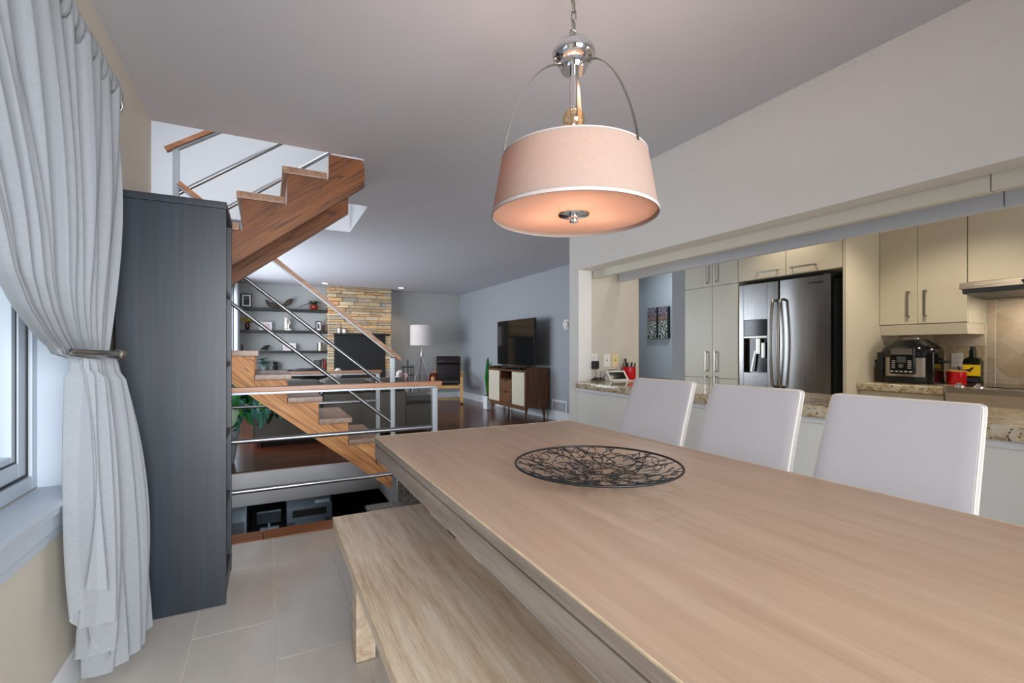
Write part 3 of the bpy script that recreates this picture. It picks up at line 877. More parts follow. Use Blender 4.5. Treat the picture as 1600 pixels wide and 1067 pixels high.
# white leather chairs
def chair_proto(label):
    t = thing('dining_chair', label, 'chair', (1.84, 1.84, 0), 0, 'white leather chairs along the far side of the table', local=True)
    # local: x = 0 at the top of the back, front towards -x
    prof = [(-.155, .40), (-.135, .52), (-.105, .65), (-.065, .78), (-.03, .88), (.0, .965), (.006, .98)]
    th = .032

    def back(u, v, side):
        n_ = len(prof) - 1; f = min(v * n_, n_ - 1e-6); i = int(f); k = f - i
        x = prof[i][0] + (prof[i + 1][0] - prof[i][0]) * k; z = prof[i][1] + (prof[i + 1][1] - prof[i][1]) * k
        wd = .222 - .022 * v
        bow = -.012 * math.sin(math.pi * u) * 0
        return (x + (th if side else 0) + bow, (u * 2 - 1) * wd, z)
    g = G(); nu, nv = 10, 24
    F = [[g.bm.verts.new(back(i / nu, j / nv, 0)) for i in range(nu + 1)] for j in range(nv + 1)]
    K = [[g.bm.verts.new(back(i / nu, j / nv, 1)) for i in range(nu + 1)] for j in range(nv + 1)]
    for j in range(nv):
        for i in range(nu):
            g.bm.faces.new((F[j][i], F[j][i + 1], F[j + 1][i + 1], F[j + 1][i])); g.bm.faces.new((K[j][i], K[j + 1][i], K[j + 1][i + 1], K[j][i + 1]))
        g.bm.faces.new((F[j][0], F[j + 1][0], K[j + 1][0], K[j][0])); g.bm.faces.new((F[j][nu], K[j][nu], K[j + 1][nu], F[j + 1][nu]))
    for i in range(nu):
        g.bm.faces.new((F[nv][i], F[nv][i + 1], K[nv][i + 1], K[nv][i])); g.bm.faces.new((F[0][i], K[0][i], K[0][i + 1], F[0][i + 1]))
    b = g.build('backrest', M['white_leather'], t, smooth=180)
    md = b.modifiers.new('round', 'BEVEL'); md.width = .009; md.segments = 3; md.limit_method = 'ANGLE'; md.angle_limit = R(50)
    # piping all round the front and rear edge
    for sd in (0, 1):
        pts = [back(0, j / 16, sd) for j in range(16)] + [back(.02, .997, sd), back(.98, .997, sd)] + [back(1, j / 16, sd) for j in range(15, -1, -1)]
        dx = .004 if sd == 0 else -.004
        G().tube([(x + dx, y, z) for x, y, z in pts], .0032, 6).build('piping', M['piping'], t, smooth=80)
    G().box(-.545, -.115, -.225, .225, .415, .475, .02, 3).build('seat', M['white_leather'], t, smooth=60)
    for x in (-.52, -.15):
        for y in (-.2, .2): G().box(x - .018, x + .018, y - .018, y + .018, .002, .415, .004).build('leg', M['white_leather'], t)
    return t


CL = ['white leather dining chair nearest the red pen cup', 'white leather dining chair in the middle of three along the hatch', 'white leather dining chair in front of the stove end of the hatch']
ch = chair_proto(CL[0])
for i, (x, y) in enumerate(((1.845, 1.84), (1.83, 1.305), (1.815, .775))):
    if i == 0: ch.location = (x, y, 0)
    else: dup(ch, (x, y, 0), 0, CL[i])

# wire bowl
bw = thing('wire_bowl', 'shallow black wire bowl on the dining table', 'bowl', (.872, 1.125, .76))
RB, ZR = .243, .803
cap_h = .0405; SR = (RB * RB + cap_h * cap_h) / (2 * cap_h)


def on_cap(x, y, off=0):
    r2 = min(x * x + y * y, RB * RB)
    return (.872 + x, 1.125 + y, .7625 + SR - math.sqrt(SR * SR - r2) + off)


G().tube([(.872 + RB * math.cos(a), 1.125 + RB * math.sin(a), ZR) for a in [i * 2 * math.pi / 72 for i in range(72)]], .0034, 8, closed=True).build('rim', M['black'], bw, smooth=80)
g = G(); rnd = random.Random(3)
for i in range(170):
    q = RB * math.sqrt((i + .5) / 170) * 1.02; aa = i * 2.39996; cx_, cy_ = q * math.cos(aa), q * math.sin(aa)
    rr = rnd.uniform(.018, .052); a0 = rnd.random() * 6.283; ext = rnd.uniform(1.6, 4.6); n_ = int(6 + ext * rr * 120); pts = []; el = rnd.uniform(.6, 1.0); ph = rnd.random() * 3.14
    for k in range(n_ + 1):
        a = a0 + ext * k / n_; ex, ey = rr * math.cos(a), rr * el * math.sin(a)
        x = cx_ + ex * math.cos(ph) - ey * math.sin(ph); y = cy_ + ex * math.sin(ph) + ey * math.cos(ph)
        if x * x + y * y < RB * RB * .997: pts.append(on_cap(x, y))
        elif len(pts) > 2: break
        else: pts = []
    if len(pts) > 3: g.tube(pts, .0015, 4)
for k in range(16):
    a = k * .3927 + .1; pts = [on_cap(r_ * math.cos(a + .9 * r_ / RB * math.sin(k)), r_ * math.sin(a + .9 * r_ / RB * math.sin(k))) for r_ in [RB * t_ / 14 for t_ in range(2, 15)]]
    g.tube(pts, .0015, 4)
o = g.build('wire_lattice', M['black'], bw, smooth=80, fix=False); o['kind'] = 'stuff'

# pendant lamp
px, py = .896, 1.28
pl = thing('pendant_lamp', 'pendant lamp with white drum shade and chrome arms over the table', 'lamp', (px, py, 1.575))
ZB, ZT, RBt, RTp = 1.575, 1.768, .270, .236
g = G(); g.lathe([(RBt, ZB), (RTp, ZT), (RTp - .002, ZT), (RBt - .002, ZB)], (px, py, 0), 96, close=True); sh = g.build('shade', M['shade'], pl, smooth=50)
for nm, r, z in (('lower_binding', RBt, ZB), ('upper_binding', RTp, ZT)):
    g = G(); g.lathe([(r + .0012, z), (r + .0012 - math.copysign(.0012, z - 1.67), z + (.009 if z < 1.7 else -.009)), (r - .0025, z + (.009 if z < 1.7 else -.009)), (r - .0025, z)], (px, py, 0), 96, close=True)
    g.build(nm, M['shade_trim'], sh, smooth=40)
g = G(); g.lathe([(0.006, ZB + .014), (RBt - .004, ZB + .012), (RBt - .004, ZB + .015), (0.006, ZB + .017)], (px, py, 0), 72, close=True); df = g.build('diffuser', M['diffuser'], pl, smooth=40)
g = G(); g.lathe([(0, ZB - .016), (.014, ZB - .015), (.016, ZB - .004), (.016, ZB + .004), (.05, ZB + .007), (.052, ZB + .0105), (.02, ZB + .0105), (0, ZB + .0105)], (px, py, 0), 40)
g.build('finial', M['chrome'], df, smooth=40)
g = G()
for a in range(10):
    x, y = px + .05 * math.cos(a * .628), py + .05 * math.sin(a * .628); g.ball((x, y, ZB + .018), .006, u=8, v=6)
g.build('glass_beads', M['crystal'], df, smooth=80)
# cup, stem, ball
g = G(); g.lathe([(0, 2.150), (.034, 2.150), (.057, 2.143), (.068, 2.129), (.0715, 2.114), (.067, 2.099), (.055, 2.087), (.047, 2.084), (.046, 2.066), (.04, 2.056), (0, 2.056)], (px, py, 0), 48)
g.build('cup', M['chrome'], pl, smooth=40)
G().cyl((px, py, 1.70), (px, py, 2.09), .0125, n=24).build('stem', M['chrome'], pl)
g = G(); g.ball((px, py, 1.897), .037, u=28, v=18); g.build('glass_ball', M['crystal'], pl, smooth=80)
rvec = Vector((math.cos(-YAW), math.sin(-YAW), 0)); fvec = Vector((math.sin(YAW), math.cos(YAW), 0))
for an in (195, 314, 74):
    dv = rvec * math.cos(R(an)) + fvec * math.sin(R(an)); pts = []
    for i in range(19):
        t_ = i / 18 * math.pi / 2
        pts.append(Vector((px, py, 0)) + dv * (.045 + (RTp + .002 - .045) * math.sin(t_)) + Vector((0, 0, 1.755 + (2.072 - 1.755) * max(0, math.cos(t_)) ** 1.45)))
    # flat strap: width tangential
    tang = Vector((0, 0, 1)).cross(dv)
    g = G(); rings = []
    for i, p in enumerate(pts):
        a, b = pts[max(i - 1, 0)], pts[min(i + 1, 18)]; tt = (b - a).normalized(); nn = tt.cross(tang)
        rings.append([g.bm.verts.new(p + tang * (sx * .0065) + nn * (sy * .0012)) for sx, sy in ((-1, -1), (1, -1), (1, 1), (-1, 1))])
    for A, B_ in zip(rings, rings[1:]):
        for k in range(4): g.bm.faces.new((A[k], A[(k + 1) % 4], B_[(k + 1) % 4], B_[k]))
    g.bm.faces.new(rings[0][::-1]); g.bm.faces.new(rings[-1])
    g.build('arm', M['nickel'], pl, smooth=30)
g = G()
ubend = [(px - .0135, py, 2.148), (px - .0135, py, 2.175), (px - .011, py, 2.188), (px, py, 2.194), (px + .011, py, 2.188), (px + .0135, py, 2.175), (px + .0135, py, 2.148)]
g.tube(ubend, .0035, 8); g.build('shackle', M['nickel'], pl, smooth=80)
z = 2.188; k = 0
while z < 2.42:
    ax = Vector((1, 0, 0)) if k % 2 == 0 else Vector((0, 1, 0)); ax = Matrix.Rotation(.5, 3, 'Z') @ ax; pts = []
    for i in range(20):
        a = i / 20 * 2 * math.pi; sq = (.0075 * math.cos(a), .0105 * math.sin(a) + (.009 if math.sin(a) > 0 else -.009))
        pts.append(Vector((px, py, z + .017)) + ax * sq[0] + Vector((0, 0, sq[1])))
    G().tube(pts, .0026, 8, closed=True).build('chain_link', M['nickel'], pl, smooth=80); z += .0325; k += 1
g = G(); g.lathe([(0, 2.42), (.02, 2.422), (.055, 2.435), (.06, 2.4585), (0, 2.4585)], (px, py, 0), 40); g.build('canopy', M['chrome'], pl, smooth=40)
g = G()
for a in (0, 2.1, 4.2): g.cyl((px + .03 * math.cos(a), py + .03 * math.sin(a), 1.70), (px + .075 * math.cos(a), py + .075 * math.sin(a), 1.70), .012, n=10)
g.build('socket', M['white_plastic'], pl)
# ------------------------------------------------------------------ KITCHEN
CZ = .873
co = G(); co.box(XP - .035, 3.0, YB, 3.298, .8145, CZ, .012, 3)
co = co.build('granite_counter', M['granite']); center(co); tag(co, 'speckled granite counter running along the serving hatch', 'counter')


def pull(parent, x, y, z, ln, axis='z', w_=.014, name='handle'):
    g = G()
    if axis == 'z':
        g.box(x - .032, x - .024, y - w_ / 2, y + w_ / 2, z - ln / 2, z + ln / 2, .002)
        for q in (-1, 1): g.box(x - .026, x, y - w_ / 2, y + w_ / 2, z + q * (ln / 2 - .006) - .006, z + q * (ln / 2 - .006) + .006, .001)
    else:
        g.box(x - .032, x - .024, y - ln / 2, y + ln / 2, z - w_ / 2, z + w_ / 2, .002)
        for q in (-1, 1): g.box(x - .026, x, y + q * (ln / 2 - .006) - .006, y + q * (ln / 2 - .006) + .006, z - w_ / 2, z + w_ / 2, .001)
    return g.build(name, M['nickel'], parent)


def door(parent, x, y0, y1, z0, z1, mat, th=.018):
    return G().box(x, x + th, y0 + .0015, y1 - .0015, z0 + .0015, z1 - .0015, .002).build('door', mat, parent)


# pantry
pn = thing('pantry_cabinet', 'tall pale pantry cabinet left of the fridge', 'cabinet', (4.5, 3.44, 0))
G().box(4.169, 4.975, 3.108, 3.776, .09, 2.45).build('body', M['cream_pale'], pn)
G().box(4.2, 4.975, 3.11, 3.776, .002, .09).build('plinth', M['cream_pale'], pn)
for z0, z1, hz in ((1.806, 2.44, 1.95), (.846, 1.803, 1.018), (.095, .843, .76)):
    for y0, y1, hy in ((3.108, 3.409, 3.36), (3.411, 3.776, 3.475)):
        d_ = door(pn, 4.15, y0, y1, z0, z1, M['cream_pale']); pull(d_, 4.15, hy, hz, .21)
# over-fridge cabinet, side panel
of = thing('fridge_top_cabinet', 'cream cabinet with two doors above the fridge', 'cabinet', (4.5, 2.62, 1.81))
G().box(4.169, 4.975, 2.15, 3.105, 1.812, 2.45).build('body', M['cream'], of)
for y0, y1, hy in ((2.15, 2.62, 2.462), (2.622, 3.105, 2.797)):
    d_ = door(of, 4.15, y0, y1, 1.812, 2.44, M['cream']); pull(d_, 4.15, hy, 1.868, .21, 'y')
o = G().box(4.15, 4.985, 2.122, 2.147, .002, 2.45, .001).build('cabinet_panel', M['cream']); center(o); tag(o, 'plain cream panel standing between fridge and upper cabinets', 'cabinet panel')

# fridge
fr = thing('refrigerator', 'stainless french door refrigerator with water dispenser', 'refrigerator', (4.5, 2.7, 0))
FX = 4.15; fy0, fy1, fm = 2.245, 3.10, 2.69
G().box(FX + .07, 4.95, fy0 + .005, fy1 - .005, .03, 1.745, .004).build('cabinet_body', M['grey_plastic'], fr)
FT = 1.772; FB = .70


def fdoor(y0, y1, z0, z1, holes=None):
    g = G(); n_ = 10
    pts = [(FX + .065, y0 + .004)] + [(FX + .004 + .012 * (abs(2 * i / n_ - 1)) ** 2.5, y0 + .004 + (y1 - y0 - .008) * i / n_) for i in range(n_ + 1)] + [(FX + .065, y1 - .004)]
    g.prism(pts, 'z', z0, z1); return g


rd = fdoor(fy0, fm, FB, FT).build('door', M['stainless'], fr)
# left door built around the dispenser recess
dy0, dy1, dz0, dz1 = 2.80, 3.045, .92, 1.43
g = G(); g.box(FX + .004, FX + .065, fm + .004, dy0, FB, FT, .003); g.box(FX + .004, FX + .065, dy1, fy1 - .004, FB, FT, .003)
g.box(FX + .004, FX + .065, dy0, dy1, FB, dz0, .001); g.box(FX + .004, FX + .065, dy0, dy1, dz1, FT, .001); g.box(FX + .06, FX + .066, dy0, dy1, dz0, dz1)
ld = g.build('door', M['stainless'], fr)
G().box(FX + .003, FX + .02, dy0 + .003, dy1 - .003, 1.275, 1.427, .002).build('control_panel', M['black_gloss'], ld)
G().box(FX, FX + .02, dy0 + .001, dy1 - .001, 1.252, 1.272, .002).build('panel_trim', M['nickel'], ld)
G().box(FX + .05, FX + .058, dy0 + .004, dy1 - .004, dz0 + .003, 1.25).build('dispenser_recess', M['black_gloss'], ld)
g = G(); g.box(FX + .02, FX + .05, 2.88, 2.93, 1.10, 1.25, .004); g.box(FX + .012, FX + .045, 2.825, 2.87, 1.06, 1.21, .006); g.build('dispenser_spout', M['nickel'], ld)
g = G(); g.tube([(FX + .03, 2.94, 1.13), (FX + .02, 2.975, .93)], 1, flat=(.018, .01), up=(1, 0, 0)); g.build('lever', M['nickel'], ld)
G().box(FX + .004, FX + .065, fy0 + .004, fy1 - .004, .07, FB - .006, .004).build('freezer_drawer', M['stainless'], fr)
for y, o_ in ((fm + .035, ld), (fm - .035, rd)):
    pts = [(FX + .006, y, 1.60)] + [(FX - .035 - .03 * math.sin(math.pi * i / 14), y, 1.585 - .77 * i / 14) for i in range(15)] + [(FX + .006, y, .80)]
    G().tube(pts, .0125, 10).build('handle', M['nickel'], o_, smooth=60)
G().tube([(FX - .05, fy0 + .06, .60), (FX - .05, fy1 - .06, .60)], .0125, 10).build('handle', M['nickel'], fr)
g = G(); g.box(FX + .02, FX + .12, fy0 + .01, fy0 + .06, FT - .004, FT + .014, .003); g.box(FX + .02, FX + .12, fy1 - .06, fy1 - .01, FT - .004, FT + .014, .003); g.build('hinge_cover', M['grey_plastic'], fr)
text('lettering', 'SAMSUNG', .028, (FX + .004, fy0 + .12, 1.715), (R(90), 0, R(-90)), M['black'], rd)

# upper cabinets
XU = 4.66
up = thing('upper_cabinet', 'cream two door wall cabinet above the cooker pot', 'cabinet', (4.83, 1.85, 1.26))
G().box(XU + .019, 4.999, 1.552, 2.121, 1.345, 2.45).build('body', M['cream'], up)
for y0, y1, hy in ((1.552, 1.857, 1.803), (1.857, 2.121, 1.915)):
    d_ = door(up, XU, y0, y1, 1.35, 2.44, M['cream']); pull(d_, XU, hy, 1.512, .21, w_=.018)
g = G(); g.prism([(XU + .006, 1.3445), (4.99, 1.3445), (4.99, 1.262), (XU + .022, 1.262)], 'y', 1.556, 2.121); g.build('light_valance', M['cream'], up, smooth=0)
uh = thing('upper_cabinet', 'shorter cream wall cabinet above the range hood', 'cabinet', (4.83, 1.15, 1.66))
G().box(XU + .019, 4.999, .76, 1.5495, 1.64, 2.45).build('body', M['cream'], uh)
for y0, y1 in ((.76, 1.155), (1.155, 1.5495)): door(uh, XU, y0, y1, 1.645, 2.44, M['cream'])
uf = thing('upper_cabinet', 'cream wall cabinet beyond the range hood, at the frame edge', 'cabinet', (4.83, .3, 1.26))
G().box(XU + .019, 4.999, -.4, .757, 1.345, 2.45).build('body', M['cream'], uf)
for y0, y1 in ((-.4, .178), (.178, .757)): door(uf, XU, y0, y1, 1.35, 2.44, M['cream'])
# range hood
hd = thing('range_hood', 'slim stainless range hood under the short cabinet', 'range hood', (4.72, 1.15, 1.54))
g = G(); g.prism([(4.46, 1.578), (4.472, 1.625), (4.66, 1.636), (4.995, 1.636), (4.995, 1.578)], 'y', .775, 1.532); g.build('canopy', M['stainless_h'], hd, smooth=0)
g = G(); g.prism([(4.475, 1.5775), (4.995, 1.5775), (4.995, 1.528), (4.49, 1.545)], 'y', .79, 1.52); g.build('underside', M['grey_plastic'], hd, smooth=0)
for y in (1.20, 1.165): G().cyl((4.462, y, 1.602), (4.452, y, 1.6015), .010, n=14).build('button', M['chrome'], hd)
G().box(4.4615, 4.4655, 1.38, 1.45, 1.597, 1.6005, 0).build('nameplate', M['white_plastic'], hd)

# backsplash
bs = bpy.data.objects.new('trim_7', None); C.objects.link(bs); bs['kind'] = 'structure'; bs.location = (5.0, 1.4, .87); ORG[bs.name] = (5.0, 1.4, .87)
G().box(4.987, 4.9995, -.4, 2.12, .86, 1.575).build('grout_bed', M['backsplash_grout'], bs)
uc = unit_cube('backsplash_tile', M['travertine'], .03); items = []
def bt_(y0, y1, z0, z1):
    if y1 - y0 > .01 and z1 - z0 > .01: items.append(((4.989, (y0 + y1) / 2, (z0 + z1) / 2), (.010, y1 - y0 - .005, z1 - z0 - .005), (0, 0, 0)))
for j in range(4):
    z0 = .872 + j * .1535; off = (.0, .0815)[j % 2]
    for k in range(-1, 5):
        ya = 1.546 + k * .163 - off
        bt_(max(ya, 1.546), min(ya + .163, 2.12), z0, z0 + .1535 if j < 3 else 1.345)
for j in range(10):
    z0 = .872 + j * .0685; bt_(1.493, 1.5435, z0, z0 + .0685)
for k in range(6): bt_(1.49 - (k + 1) * .12, 1.49 - k * .12, 1.507, 1.572)
for k in range(6): bt_(1.49 - (k + 1) * .12, 1.49 - k * .12, .872, .925)
pieces('tile', uc, M['travertine'], bs, items)
D_ = .112
for a in range(-7, 10):
    for b in range(-9, 4):
        cy, cz = 1.365 + (a + (b % 2) / 2) * D_ * 2, 1.212 + b * D_ / 1.0
        hh = D_ - .0036; poly = clip([(cy - hh, cz), (cy, cz - hh), (cy + hh, cz), (cy, cz + hh)], .78, 1.487, .928, 1.503)
        if len(poly) < 3: continue
        ar = abs(sum(poly[i][0] * poly[(i + 1) % len(poly)][1] - poly[(i + 1) % len(poly)][0] * poly[i][1] for i in range(len(poly)))) / 2
        if ar < .0006: continue
        G().prism(poly, 'x', 4.9845, 4.9925).build('tile', M['travertine'], bs, smooth=0)

# base units, counter and range
bc = thing('base_cabinet', 'cream base cabinet under the small granite counter', 'cabinet', (4.66, 1.84, 0))
G().box(4.355, 4.99, 1.57, 2.121, .10, .812).build('body', M['cream'], bc)
G().box(4.40, 4.99, 1.57, 2.121, .002, .10).build('plinth', M['cream'], bc)
G().box(4.336, 4.354, 1.572, 2.119, .645, .808, .002).build('drawer', M['cream'], bc)
for y0, y1 in ((1.572, 1.845), (1.846, 2.119)): door(bc, 4.336, y0, y1, .105, .642, M['cream'])
o = G().box(4.30, 4.983, 1.562, 2.1205, .813, CZ, .010, 3).build('granite_counter', M['granite']); center(o)
tag(o, 'short granite counter carrying the black cooker pot', 'counter')
rg = thing('range', 'stainless slide-in range with front control knobs', 'stove', (4.6, 1.16, 0))
ry0, ry1 = .79, 1.558
g = G(); n_ = 8
cor = [(4.20 + .09 * (1 - math.sin(R(90) * i / n_)), ry1 - .09 * (1 - math.cos(R(90) * i / n_))) for i in range(n_ + 1)]
poly = [(4.98, ry0), (4.98, ry1)] + [(x, y) for x, y in [(4.29 - .09 * math.sin(R(90) * i / n_), ry1 - .09 * (1 - math.cos(R(90) * i / n_))) for i in range(n_ + 1)]] + [(4.20, ry0)]
g.prism(poly, 'z', .842, CZ + .006)
ct = g.build('control_deck', M['stainless_h'], rg, smooth=40)
g = G(); g.prism([(4.215, .841), (4.36, .841), (4.36, .70), (4.262, .70)], 'y', ry0, ry1 - .035); g.build('front_apron', M['stainless_h'], rg, smooth=0)
G().box(4.30, 4.97, ry0, ry1 - .01, .03, .70, .004).build('oven_body', M['stainless_h'], rg)
G().box(4.275, 4.2995, ry0 + .02, ry1 - .03, .2, .69, .004).build('oven_door', M['black_gloss'], rg)
G().box(4.42, 4.96, ry0 + .03, ry1 - .03, CZ + .0065, CZ + .011, .002).build('glass_cooktop', M['fire_glass'], rg)
G().box(4.27, 4.36, .90, 1.27, CZ + .0065, CZ + .009, .001).build('display', M['grey_plastic'], rg)
for y in (1.475, 1.375):
    g = G(); g.lathe([(0, 0), (.034, 0), (.034, .004), (.027, .008), (.024, .016), (.0, .017)], (4.30, y, CZ + .0062), 24); kb = g.build('knob', M['chrome'], rg, smooth=40)
    G().box(4.272, 4.328, y - .006, y + .006, CZ + .02, CZ + .036, .004).build('grip', M['chrome'], kb)

# multi cooker
pc = thing('multi_cooker', 'black and steel countertop cooker with domed lid', 'cooker', (4.66, 1.885, CZ))
pcx, pcy, pz = 4.64, 1.885, CZ


def ell(prof, ax, ay, cx_, cy_, n=40):
    g = G(); rings = []
    for k, z in prof:
        rings.append([g.bm.verts.new((cx_ + ax * k * math.copysign(abs(math.cos(t)) ** .75, math.cos(t)), cy_ + ay * k * math.copysign(abs(math.sin(t)) ** .75, math.sin(t)), z)) for t in [2 * math.pi * i / n for i in range(n)]])
    for A, B_ in zip(rings, rings[1:]):
        for i in range(n): g.bm.faces.new((A[i], A[(i + 1) % n], B_[(i + 1) % n], B_[i]))
    g.bm.faces.new(rings[0][::-1]); g.bm.faces.new(rings[-1]); return g


ell([(.97, pz + .001), (1.0, pz + .012), (1.0, pz + .05), (.985, pz + .055)], .165, .19, pcx, pcy).build('base', M['black'], pc, smooth=40)
ell([(.955, pz + .0555), (.955, pz + .205)], .165, .185, pcx, pcy).build('steel_band', M['stainless_h'], pc, smooth=40)
ell([(.99, pz + .2055), (1.0, pz + .22), (1.0, pz + .255), (.93, pz + .285), (.76, pz + .315), (.6, pz + .335), (.55, pz + .345), (.42, pz + .352)], .165, .19, pcx, pcy).build('lid', M['black_gloss'], pc, smooth=50)
ell([(1, pz + .352), (1, pz + .362), (.8, pz + .366)], .03, .055, pcx, pcy).build('lid_cap', M['nickel'], pc, smooth=40)
for y in (pcy - .165, pcy + .165):
    G().box(pcx - .13, pcx + .05, y - .025, y + .025, pz + .004, pz + .25, .012, 3).build('side_pillar', M['black_gloss'], pc)
for q in (-1, 1): G().box(pcx - .06, pcx + .0, pcy + q * .215 - .03, pcy + q * .215 + .03, pz + .165, pz + .185, .006).build('side_handle', M['black'], pc)
cp = G().box(pcx - .192, pcx - .15, pcy - .095, pcy + .075, pz + .075, pz + .285, .014, 3).build('control_panel', M['black_gloss'], pc)
G().box(pcx - .196, pcx - .19, pcy - .08, pcy + .06, pz + .228, pz + .276, .002).build('badge_plate', M['nickel'], cp)
g = G(); g.box(pcx - .195, pcx - .191, pcy - .040, pcy + .022, pz + .165, pz + .215, .001); g.build('display_window', M['grey_plastic'], cp)
g = G(); g.cyl((pcx - .191, pcy - .01, pz + .14), (pcx - .204, pcy - .01, pz + .14), .017, n=20); g.build('dial', M['nickel'], cp)
g = G()
for i in range(5):
    for y, w_ in ((-.074, .024), (.032, .022)): g.box(pcx - .1935, pcx - .1915, pcy + y, pcy + y + w_, pz + .122 + i * .014, pz + .126 + i * .014)
for i in range(5): g.box(pcx - .1935, pcx - .1915, pcy - .08 + i * .031, pcy - .08 + i * .031 + .02, pz + .092, pz + .100)
g.build('button_markings', M['white_plastic'], cp, smooth=0)
# cooker cord
o = G().tube([(4.75, 1.74, CZ + .02), (4.72, 1.71, CZ + .008), (4.74, 1.665, CZ + .006), (4.80, 1.64, CZ + .01), (4.9, 1.66, CZ + .05), (4.975, 1.712, CZ + .13)], .0045, 8).build('power_cord', M['black'], smooth=80)
tag(center(o), 'black power cord looping from the cooker to the outlet', 'cord')
# red ceramic pot
rp = thing('ceramic_pot', 'small red ceramic pot with tan rim beside the cooker', 'pot', (4.72, 1.655, CZ))
g = G(); g.lathe([(0, .001), (.054, .001), (.058, .006), (.060, .098), (.054, .098), (.052, .012), (0, .012)], (4.72, 1.635, CZ), 36); g.build('body', M['red'], rp, smooth=40)
g = G(); g.lathe([(.060, .0982), (.061, .106), (.055, .108), (.053, .0982)], (4.72, 1.635, CZ), 36, close=True); g.build('rim', M['birch'], rp, smooth=40)
# olive oil bottle
ob = thing('oil_bottle', 'dark green oil bottle with a yellow label', 'bottle', (4.78, 1.545, CZ))
oy, ox = 1.578, 4.84
g = G(); g.prism([(oy - .052, 0.001), (oy + .052, .001), (oy + .055, .01), (oy + .055, .175), (oy + .045, .20), (oy + .016, .212), (oy + .015, .27), (oy - .015, .27), (oy - .016, .212), (oy - .045, .20), (oy - .055, .175), (oy - .055, .01)], 'x', ox - .028, ox + .028, Matrix.Translation((0, 0, CZ)))
b_ = g.build('body', M['bottle'], ob, smooth=30); md = b_.modifiers.new('round', 'BEVEL'); md.width = .008; md.segments = 3
G().cyl((ox, oy, CZ + .2705), (ox, oy, CZ + .292), .0165, n=20).build('cap', M['black'], ob)
lb = G().box(ox - .0295, ox - .0278, oy - .052, oy + .05, CZ + .066, CZ + .152).build('label', M['yellow'], ob)
g = G(); g.prism([(oy + .05, .112), (oy + .012, .118), (oy - .004, .134), (oy - .022, .130), (oy - .012, .124), (oy - .002, .108), (oy + .010, .094), (oy + .016, .100), (oy + .05, .104)], 'x', ox - .0302, ox - .0296, Matrix.Translation((0, 0, CZ)))
g.build('bird_emblem', M['black'], lb, smooth=0)
G().box(ox - .0295, ox - .0278, oy - .04, oy + .04, CZ + .02, CZ + .052).build('lower_label', M['book_blue'], ob)


def outlet(name, label, x, y, z, axis, mat, kind='duplex'):
    t = thing(name, label, 'outlet', (x, y, z))
    if axis == 'x':
        G().box(x - .006, x, y - .036, y + .036, z - .057, z + .057, .002).build('cover_plate', mat, t)
        g = G()
        for dz in (-.02, .02):
            for dy in (-.007, .007): g.box(x - .0068, x - .0058, y + dy - .0015, y + dy + .0015, z + dz - .005, z + dz + .005)
    else:
        G().box(x - .036, x + .036, y - .006, y, z - .057, z + .057, .002).build('cover_plate', mat, t)
        g = G()
        if kind == 'jack': g.box(x - .005, x + .005, y - .0068, y - .0058, z - .005, z + .006)
        else:
            for dz in (-.02, .02):
                for dx in (-.007, .007): g.box(x + dx - .0015, x + dx + .0015, y - .0068, y - .0058, z + dz - .005, z + dz + .005)
    g.build('slot', M['black'], t, smooth=0); return t


outlet('wall_outlet', 'white outlet on the tiled backsplash behind the red pot', 4.983, 1.722, 1.055, 'x', M['white_plastic'])
outlet('wall_outlet', 'white outlet with the black charger plugged in, above the counter', 2.523, 3.302, 1.05, 'y', M['white_plastic'])
outlet('wall_outlet', 'white jack plate between the charger and the ivory plate', 2.664, 3.302, 1.047, 'y', M['white_plastic'], 'jack')
outlet('wall_outlet', 'ivory jack plate above the red pen cup', 2.757, 3.302, 1.047, 'y', M['cream_plastic'], 'jack')
ca = thing('charger', 'black plug-in charger with its cable bunched on the counter', 'charger', (2.515, 3.27, CZ))
G().box(2.49, 2.54, 3.245, 3.295, .975, 1.043, .006).build('adapter', M['black'], ca)
cab = [(2.515, 3.262, .975), (2.512, 3.255, .94), (2.50, 3.24, .90)]
for i in range(40):
    a = i * .5; cab.append((2.475 + .05 * math.cos(a) + .02 * math.sin(a * .37), 3.185 + .045 * math.sin(a), CZ + .006 + .012 * (1 + math.sin(a * .7))))
cab += [(2.56, 3.21, .90), (2.60, 3.235, .945), (2.66, 3.25, .965), (2.74, 3.255, .966)]
G().tube(cab, .003, 6).build('cable', M['black'], ca, smooth=80)
ra = thing('clock_radio', 'small silver and black clock radio beside the red pen cup', 'radio', (2.67, 3.22, CZ))
g = G(); g.prism([(3.15, CZ + .001), (3.285, CZ + .001), (3.275, CZ + .075), (3.215, CZ + .085)], 'x', 2.585, 2.79); g.build('case', M['white_plastic'], ra, smooth=0)
sl = math.atan2(.085, .065); nrm = Vector((0, -.084, .065)).normalized()
mt = Matrix.Translation((2.6875, 3.1825, CZ + .043)) @ Matrix.Rotation(sl, 4, 'X')
G().box(-.08, .08, -.036, .036, .0, .004, .003, mat=mt).build('display', M['black_gloss'], ra)
G().box(-.115, .115, -.075, -.05, -.0, .006, .002, mat=Matrix.Translation((2.70, 3.185, CZ + .001))).build('charging_pad', M['white_plastic'], ra)
pcup = thing('pen_cup', 'red speckled pen cup on the granite counter', 'cup', (2.86, 3.24, CZ))
g = G(); g.lathe([(0, .001), (.058, .001), (.06, .004), (.06, .115), (.056, .115), (.055, .008), (0, .008)], (2.86, 3.235, CZ), 36); g.build('body', M['red'], pcup, smooth=40)
